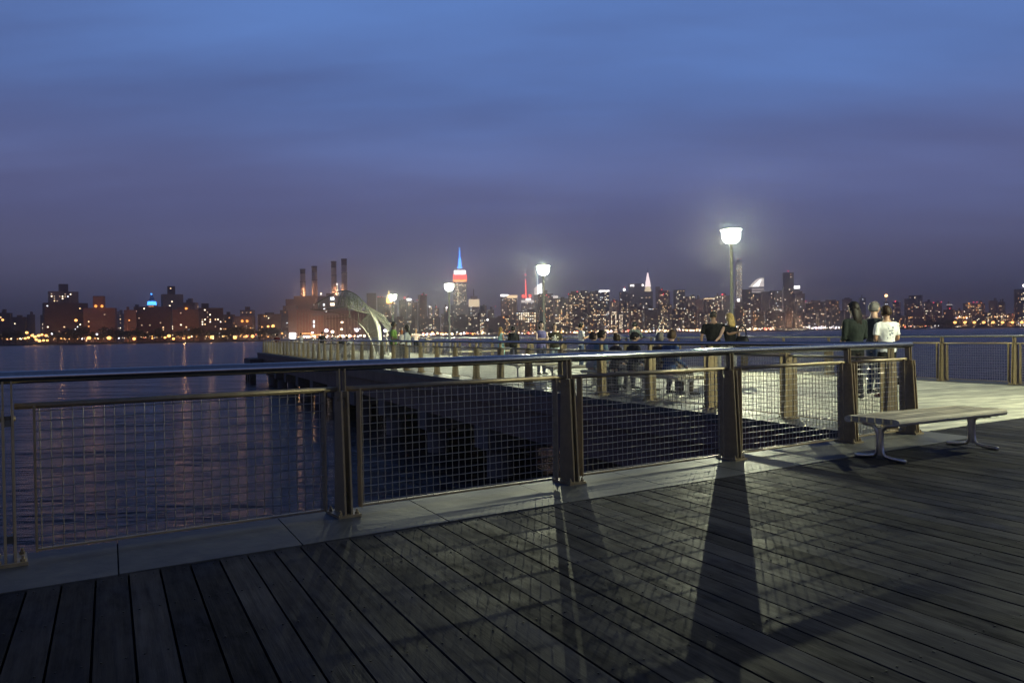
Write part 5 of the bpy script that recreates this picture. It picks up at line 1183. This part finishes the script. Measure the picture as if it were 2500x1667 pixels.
building(2255, 2273, 737, 2650, 'dark tower right of the large stepped block', 'dark', .10, 'warm')
building(2275, 2298, 739, 2700, 'dark tower with two red corner lights on the right', 'dark', .10, 'warm', beacons=((2276, 739, 1.6), (2295, 738, 1.6)))
building(2312, 2324, 743, 2900, 'low block with white roof edge and red light', 'dark', .08, crown=(PALE, 1.5), beacons=((2318, 753, 1.8),))
building(2352, 2364, 740, 2800, 'dark block left of the orange trimmed block', 'dark', .12, 'warm')
building(2364, 2402, 741, 2750, 'block trimmed with orange and red lights on the right', 'brick_dark', .2, 'amber', beacons=((2369, 741, 2.0, ORL), (2380, 738, 1.6), (2388, 738, 1.6), (2399, 741, 2.0, ORL)))
building(2415, 2434, 734, 2700, 'stepped dark tower right of the orange trimmed block', 'dark', .12, 'warm')
building(2438, 2453, 737, 2700, 'narrow dark tower near the right edge', 'dark', .12, 'warm')
building(2478, 2512, 706, 2500, 'large tower cut by the right edge of the picture with white light', 'brick_dark', .16, 'warm', beacons=((2499, 698, 4.0, WLIT),), yaw=6, roofbits=False)
# ---- filler blocks of the dense front rows
fr = random.Random(5); GL = 'building filling the dense dark front row of the far skyline between the larger towers'
MARKS = [(905, 'the plain dark slab tower'), (950, 'the golden pyramid roof'), (985, 'the red lit tower by the farthest lamp'), (1031, 'the square dark tower'), (1075, 'the third lamp post'), (1124, 'the blue masted skyscraper'), (1157, 'the cream floodlit tower'), (1232, 'the white crowned tower'), (1284, 'the red antenna'), (1335, 'the second lamp post'),
         (1525, 'the white beacon tower'), (1555, 'the broad slab with white signs'), (1582, 'the sunburst spire'), (1620, 'the tower with two red lights'), (1657, 'the flat roofed dark tower'), (1700, 'the pointed roof tower'), (1745, 'the embracing couple'), (1790, 'the nearest lamp post'), (1846, 'the slanted roof skyscraper'), (1894, 'the broad glass slab'), (1924, 'the tall black tower'),
         (1955, 'the white topped tower'), (2020, 'the wide dark block with orange windows'), (2090, 'the dark coated person'), (2163, 'the orange topped tower'), (2230, 'the large stepped block'), (2287, 'the tower with red corner lights'), (2320, 'the low block with white roof edge'), (2383, 'the orange trimmed block'), (2425, 'the stepped dark tower'), (2490, 'the tower at the right edge')]
USED = {}; ORD = ('first', 'second', 'third', 'fourth', 'fifth', 'sixth', 'seventh', 'eighth', 'ninth', 'tenth')
def near_label(px, what, marks, rel='below'):
    mk = min(marks, key=lambda q: abs(q[0] - px))[1]; k = USED.get((what, mk), 0); USED[(what, mk)] = k + 1
    return (what + ' ' + rel + ' ' + mk) if k == 0 else (ORD[min(k, 9)] + ' ' + what + ' ' + rel + ' ' + mk)
def filler(x0, x1, ylo, yhi, D0, D1, lit, tones, mats):
    x = x0
    while x < x1:
        w = 13 + fr.random() * 24; building(x, x + w, ylo + fr.random() * (yhi - ylo), D0 + fr.random() * (D1 - D0), near_label(x + w / 2, 'small dark front row block', MARKS), fr.choice(mats), lit * (0.5 + fr.random()), fr.choice(tones), group='small blocks of the far skyline', roofbits=fr.random() < .6)
        x += w * (0.75 + 0.35 * fr.random())
filler(905, 1100, 757, 782, 2050, 2500, .11, ('warm', 'mix'), ('brick_dark', 'dark', 'dark'))
filler(1190, 1320, 768, 788, 2100, 2400, .11, ('warm', 'amber'), ('brick_dark', 'dark'))
filler(1515, 1800, 732, 765, 2080, 2400, .15, ('warm', 'mix', 'warm'), ('dark', 'brick_dark', 'dark'))
filler(1790, 2060, 752, 775, 2150, 2400, .12, ('warm', 'mix'), ('dark', 'glass', 'brick_dark'))
filler(2060, 2320, 753, 775, 2350, 2700, .12, ('warm', 'amber'), ('dark', 'brick_dark'))
filler(2320, 2500, 757, 772, 2450, 2700, .2, ('amber', 'warm'), ('brick_dark', 'dark'))
# low terminal with lit roof on the water
def terminal():
    D = 2110; px = D / F_PX; c = at(1930, 799, D); e = empty('ferry_terminal', (c.x, D, LAND)); tag(e, 'long low waterside terminal with pale lit roof', 'building')
    MB().box((0, 0, 0), (76 * px, 20, 5)).build('hall', M['stone'], e); MB().box((0, 0, 5.0), (80 * px, 26, 2.2), top=(.86, .6)).build('roof', M['tan'], e)
    w = MB(); win_grid(w, 74 * px, 4, 0.6, lambda a, z: (a, -10.3, z), 3.2, 1.9, .6, TONES['cream']); tag(w.build('lit_windows', WIN, e), kind='stuff')
terminal()
def ferry():
    D = 1750; px = D / F_PX; c = at(2276, 800, D); e = empty('ferry', (c.x, D, WATER)); tag(e, 'small white lit ferry boat by the dark mound on the right', 'boat')
    L_ = 24 * px; MB().add([(-L_ / 2, -3, 0.1), (L_ / 2 - 3, -3, 0.1), (L_ / 2, 0, 0.1), (L_ / 2 - 3, 3, 0.1), (-L_ / 2, 3, 0.1), (-L_ / 2, -3.4, 2.4), (L_ / 2 - 2, -3.4, 2.4), (L_ / 2 + 1.5, 0, 2.9), (L_ / 2 - 2, 3.4, 2.4), (-L_ / 2, 3.4, 2.4)], [(4, 3, 2, 1, 0), (5, 6, 7, 8, 9), (0, 1, 6, 5), (1, 2, 7, 6), (2, 3, 8, 7), (3, 4, 9, 8), (4, 0, 5, 9)]).build('hull', M['white_wall'], e)
    MB().box((-1, 0, 2.42), (L_ * .75, 5.4, 2.2)).build('cabin', M['white_wall'], e); MB().box((3, 0, 4.63), (L_ * .25, 4, 1.8)).build('wheelhouse', M['white_wall'], e)
    w = MB(); win_grid(w, L_ * .75, 2, 2.6, lambda a, z: (a - 1, -2.85, z), 1.8, 1.8, .9, TONES['cream']); w.build('lit_windows', WIN, e)['kind'] = 'stuff'
    MB().ball((5, -2.5, 7.4), .9, 8).build('lamp', WLIT, e)
ferry()
# ------------------------------------------------------------------ shore trees
def tree_mesh(seed):
    q = random.Random(seed); mb = MB(); blobs = []
    for _ in range(9): blobs.append(((q.random() - .5) * 7, (q.random() - .5) * 6, 5.5 + q.random() * 5, 1.7 + q.random() * 1.6))
    for bx, by, bz, br in blobs:
        for _ in range(75):
            d = Vector((q.gauss(0, 1), q.gauss(0, 1), q.gauss(0, 1))).normalized() * br * (0.6 + .5 * q.random()); s = .32 + .3 * q.random()
            c = Vector((bx, by, bz)) + d; a = Vector((q.gauss(0, 1), q.gauss(0, 1), q.gauss(0, 1))).normalized(); b = a.orthogonal().normalized()
            mb.add([c + a * s, c + b * s * .6, c - a * s, c - b * s * .6], [(0, 1, 2, 3)])
    tr = MB(); tr.tube([(0, 0, 0), (.1, 0, 2.5), (-.1, 0.1, 5), (.2, 0, 8)], [.38, .3, .22, .08], 7)
    for a, b in (((0, 0, 3.6), (2.2, .5, 7)), ((0, 0, 4.2), (-2.4, -.4, 7.5)), ((0, 0, 4.8), (.3, -1.8, 8))): tr.tube([a, ((a[0] + b[0]) / 2, (a[1] + b[1]) / 2, (a[2] + b[2]) / 2 + .4), b], [.16, .12, .05], 5)
    return mb.mesh('crown', M['leaf']), tr.mesh('trunk', M['bark'])
M['leaf'] = pmat('dusk_foliage', (0.05, 0.065, 0.03), 0.8, var=0.3, scale=.6); M['bark'] = pmat('bark', (0.06, 0.045, 0.035), 0.9)
TREES = [tree_mesh(k) for k in range(4)]
tr_ = random.Random(9)
def tree(px, D, s, label, group):
    c, t = TREES[tr_.randrange(4)]; X = (px - 1250) / F_PX * D; e = empty('tree', (X, D, LAND), tr_.random() * 6); e.scale = (s * 1.25, s * 1.25, s); tag(e, label, 'tree', group)
    link('trunk', t, e); link('crown', c, e)
LMARK = [(10, 'the lamp at the left picture edge'), (45, 'the left of the floodlight cluster'), (125, 'the right of the floodlight cluster'), (160, 'the brightest lit tower'), (200, 'the wall lamp of the brightest tower'), (232, 'the red brick block'), (267, 'the lamp below the red brick block'), (317, 'the orange lit slab'), (372, 'the blue topped tower'), (415, 'the tan tower'), (455, 'the brick block before the tan tower'), (515, 'the turreted block'), (575, 'the pale low building'), (617, 'the lamp by the pier end'), (660, 'the power station')]
MMARK = [(1060, 'the third lamp post'), (1124, 'the blue masted skyscraper'), (1190, 'the cream floodlit tower'), (1240, 'the white crowned tower'), (1290, 'the red antenna'), (1335, 'the second lamp post'), (1400, 'the massive twin tower'), (1470, 'the white roof line')]
for k in range(44):
    px = -10 + k * 16 + tr_.random() * 7
    if 55 < px < 122: continue
    tree(px, (790 + max(px, 0) * .17) + tr_.random() * 50 + 22, 0.85 + tr_.random() * .55, near_label(px, 'dark park tree on the far shore', LMARK, 'nearest'), 'trees along the left far shore')
for k in range(12): tree(2262 + k * 6.5 + tr_.random() * 4, 1930 + tr_.random() * 60, 1.2 + tr_.random() * .7, ('dark tree number %s from the left in the clump behind the ferry' % ('one two three four five six seven eight nine ten eleven twelve'.split()[k])), 'trees on the right far shore')
for k in range(10):
    px = 1060 + k * 47 + tr_.random() * 25
    tree(px, 2030 + tr_.random() * 30, 1.2 + tr_.random() * .4, near_label(px, 'dark quayside tree', MMARK), 'trees on the middle far shore')
# ------------------------------------------------------------------ shore lamps
SOD = emat('sodium_lamp', (1.0, 0.46, 0.13), 4.2); SODW = emat('warm_white_lamp', (1.0, 0.80, 0.55), 6.0); MERC = emat('cool_white_lamp', (0.92, 0.85, 1.0), 6.0)
def shore_lamp(px, py, D, mt, r, label, group, light=0, lcol=(1, .5, .18), pole=True):
    c = at(px, py, D); h = max(2.0, c.z - LAND); e = empty('shore_lamp', (c.x, D, LAND)); tag(e, label, 'street lamp', group); rr = r * (1.25 if mt is SOD else 1.0) / F_PX * D
    if pole: MB().tube([(0, 0, 0), (0, 0, h)], [.16, .09], 6).build('pole', M['iron'], e)
    MB().ball((0, -rr * .3, h), (rr, rr, rr * .8), 10).build('lamp_head', mt, e)
    if light:
        l = bpy.data.lights.new('lamp_light', 'POINT'); l.energy = light; l.color = lcol; l.shadow_soft_size = rr * 1.05; link('lamp_light', l, e, (0, -rr * .3, h))
LG = 'orange lamps on the left far shore'
for kk, (px, py, r) in enumerate(sorted(((66, 812, 2.8), (70, 824, 2.6), (62, 826, 2.4), (79, 819, 2.6), (86, 822, 3.0), (89, 829, 2.6), (95, 819, 3.0), (97, 832, 3.0), (103, 817, 2.4), (107, 831, 2.4), (113, 819, 2.6), (116, 831, 2.2)))):
    shore_lamp(px, py, 860, SOD, r, ('floodlight %s from the left in the tight orange cluster' % ('one two three four five six seven eight nine ten eleven twelve'.split()[kk])), 'orange floodlight cluster on the far left shore', 2500 if px == 86 else 0)
LD = [(218, 825, 830, 3.6, 'leftmost single orange lamp on the park shore right of the floodlight cluster'), (267, 825, 835, 3.8, 'orange lamp on the park shore below the red brick block'), (328, 827, 850, 3.0, 'yellow orange lamp among the trees below the orange lit slab'), (413, 820, 870, 3.4, 'upper lamp of the trio on the park shore below the tan tower'),
      (424, 827, 870, 2.6, 'lower right lamp of the trio on the park shore below the tan tower'), (403, 824, 870, 2.2, 'lower left lamp of the trio on the park shore below the tan tower'), (518, 823, 885, 3.6, 'orange lamp on the park shore below the turreted block'), (574, 824, 895, 3.6, 'orange lamp on the park shore below the pale low building'),
      (602, 821, 900, 2.2, 'small orange lamp right of the one below the pale low building'), (617, 821, 900, 3.4, 'orange lamp on the park shore just left of the pier end'), (461, 824, 880, 2.0, 'faint lamp among trees between the trio and the turreted block')]
for px, py, D, r, lab in LD: shore_lamp(px, py, D, SOD, r, lab, LG, 0)
for px, py, D, mt, r, lab in ((186, 782, 990, SOD, 2.8, 'orange lamp on the wall right of the brightest lit tower'), (163, 814, 870, SOD, 2.2, 'pair left lamp under the brightest lit tower'), (237, 816, 840, MERC, 2.2, 'cool white lamp between the two left shore lamps'), (127, 815, 850, MERC, 1.8, 'small white lamp right of the orange floodlight cluster'),
                              (7, 781, 1000, SOD, 2.2, 'orange lamp at the left picture edge'), (640, 799, 1100, SOD, 2.4, 'left of three orange lamps beside the power station'), (655, 797, 1100, SOD, 2.4, 'middle of three orange lamps beside the power station'), (667, 796, 1100, SOD, 3.2, 'brightest and rightmost of three orange lamps beside the power station'),
                              (673, 816, 1060, SODW, 2.6, 'warm white lamp left of the floodlit shed'), (689, 814, 1060, SOD, 2.2, 'reddish lamp just left of the floodlit shed'), (780, 761, 1400, MERC, 3.6, 'cool white lamp high on the power station'), (797, 807, 1200, MERC, 4.8, 'large white violet lamp in front of the power station'), (812, 810, 1200, SODW, 4.2, 'warm lamp right of the large white violet lamp'),
                              (871, 806, 1150, MERC, 4.4, 'bright white lamp seen under the shade canopy'), (763, 812, 1200, MERC, 2.6, 'small violet white lamp left in front of the power station'), (940, 807, 1500, MERC, 4.0, 'white lamp between canopy and green shirt')):
    shore_lamp(px, py, D, mt, r, lab, 'lamps around the power station and left shore', 8000 if px in (667,) else 0, (1, .55, .25))
for k, (px, py, D, en, lab) in enumerate(((150, 826, 968, 18000, 'courtyard lamp at the foot of the brightest lit tower'), (232, 826, 955, 24000, 'courtyard lamp at the foot of the red brick block'), (268, 826, 955, 0, 'second courtyard lamp at the foot of the red brick block'), (314, 822, 930, 32000, 'courtyard lamp at the foot of the orange lit slab'),
        (372, 826, 945, 0, 'courtyard lamp at the foot of the dark block before the blue topped tower'), (450, 826, 950, 22000, 'courtyard lamp at the foot of the red brick block before the tan tower'), (514, 826, 940, 14000, 'courtyard lamp at the foot of the turreted block'), (596, 822, 1120, 24000, 'courtyard lamp before the pale low building'), (655, 822, 1150, 24000, 'courtyard lamp before the brownish low row'),
        (728, 824, 1345, 80000, 'yard lamp at the left corner of the power station'), (768, 824, 1345, 80000, 'yard lamp at the middle of the power station brick front'), (815, 824, 1345, 60000, 'yard lamp below the pilasters of the power station'), (865, 824, 1345, 40000, 'yard lamp at the right wing of the power station'))):
    shore_lamp(px, py, D, SOD, 1.4, lab, 'yard lamps at the feet of the brick buildings', en, (1, .48, .2))
for px, en, lab in ((742, 60000, 'roof lamp between the two left chimneys'), (826, 110000, 'roof lamp between the two right chimneys')):
    shore_lamp(px, 716, 1418, SODW, 1.2, lab, 'roof lamps of the power station', en, (1, .55, .3), pole=False)
for k, (px, D) in enumerate(((940, 2480), (1080, 2620), (1210, 2580), (1350, 2520), (1500, 2460), (1640, 2430), (1790, 2400), (1930, 2300), (2090, 2470), (2260, 2560), (2430, 2560))):  # added lamps, hidden behind the front row, to uplight the towers
    shore_lamp(px, 801, D, SOD, 1.3, near_label(px, 'added orange glow lamp', MARKS, 'at the foot of'), 'added glow lamps between the towers', 560000, (1, .56, .3))
RG = 'row of orange lamps on the right far shore'
for k, px in enumerate((2331, 2355, 2378, 2401, 2424, 2447, 2471, 2494)):
    shore_lamp(px, 787, 1905, SOD, 3.0, ('first', 'second', 'third', 'fourth', 'fifth', 'sixth', 'seventh', 'eighth')[k] + ' lamp from the left in the orange row on the right shore', RG, 12000 if k == 4 else 0)
# countless small lights of streets, cars and quays along the water
def glitter():
    g = random.Random(31); mats = [SODW, MERC, SOD, emat('red_tail_lamp', (1, .12, .1), 6), emat('warm_quay_lamp', (1, .72, .4), 5)]
    mb = MB()
    def run(x0, x1, y0, y1, n, D, wts, r0, r1):
        for _ in range(n):
            px = x0 + g.random() * (x1 - x0); base = y0 + (px - x0) / (x1 - x0) * (y1 - y0); py = base - abs(g.gauss(0, 2.2)); c = at(px, py, D + g.random() * 20); r = (r0 + g.random() ** 3 * (r1 - r0)) / F_PX * D
            c.z = max(c.z, LAND + r); mb.ball(c, r, 6, g.choices(range(5), wts)[0])
    run(735, 905, 824, 821, 90, 1180, (6, 4, 1, .3, 3), .8, 2.8); run(880, 1060, 822, 818, 60, 1700, (3, 4, 1, 1, 2), .7, 2.6)
    run(1030, 1180, 817, 815, 55, 1950, (3, 4, 2, 2, 3), .8, 3.0); run(1180, 1500, 816, 811, 110, 2010, (3, 2, 2.5, 1.5, 3), .6, 2.2)
    run(1470, 1800, 811, 806, 210, 2050, (4, 2, 2.5, 1.4, 4), .6, 2.4); run(1795, 1900, 806, 804, 70, 2100, (3, 2, 4, 1, 3), .6, 2.0); run(1960, 2050, 802, 801, 80, 2150, (1, 7, 0, .5, 1), .6, 1.6)
    run(2050, 2270, 800, 797, 70, 2250, (2, 1, 5, 1, 3), .5, 1.7); run(2310, 2500, 778, 772, 130, 2500, (2, 1, 6, .6, 3), .5, 1.8); run(130, 640, 829, 820, 130, 925, (1.5, .6, 6, .4, 3), .4, 1.5); run(0, 60, 830, 828, 26, 890, (2, 0, 4, .3, 1), .5, 1.5)
    run(2100, 2330, 782, 774, 60, 2450, (2, 1, 5, .6, 3), .4, 1.3)
    o = mb.build('shore_lights', mats); tag(o, 'glittering band of countless small street and quay lights along the far shore', 'lights', kind='stuff')
glitter()
# ------------------------------------------------------------------ evening haze
def make_haze():
    mt = bpy.data.materials.new('river_haze'); mt.use_nodes = True; nt = mt.node_tree; nt.nodes.clear()
    o = nt.nodes.new('ShaderNodeOutputMaterial'); v = nt.nodes.new('ShaderNodeVolumePrincipled')
    v.inputs['Color'].default_value = (0.92, 0.94, 1.0, 1); v.inputs['Density'].default_value = HAZE; v.inputs['Anisotropy'].default_value = 0.93
    nt.links.new(v.outputs[0], o.inputs['Volume'])
    mb = MB(); mb.box((0, 6000, -8.0), (18400, 12400, 500)); h = mb.build('haze', mt); tag(h, 'thin evening haze over the river and city', kind='stuff')
HAZE = 0.00025
make_haze()
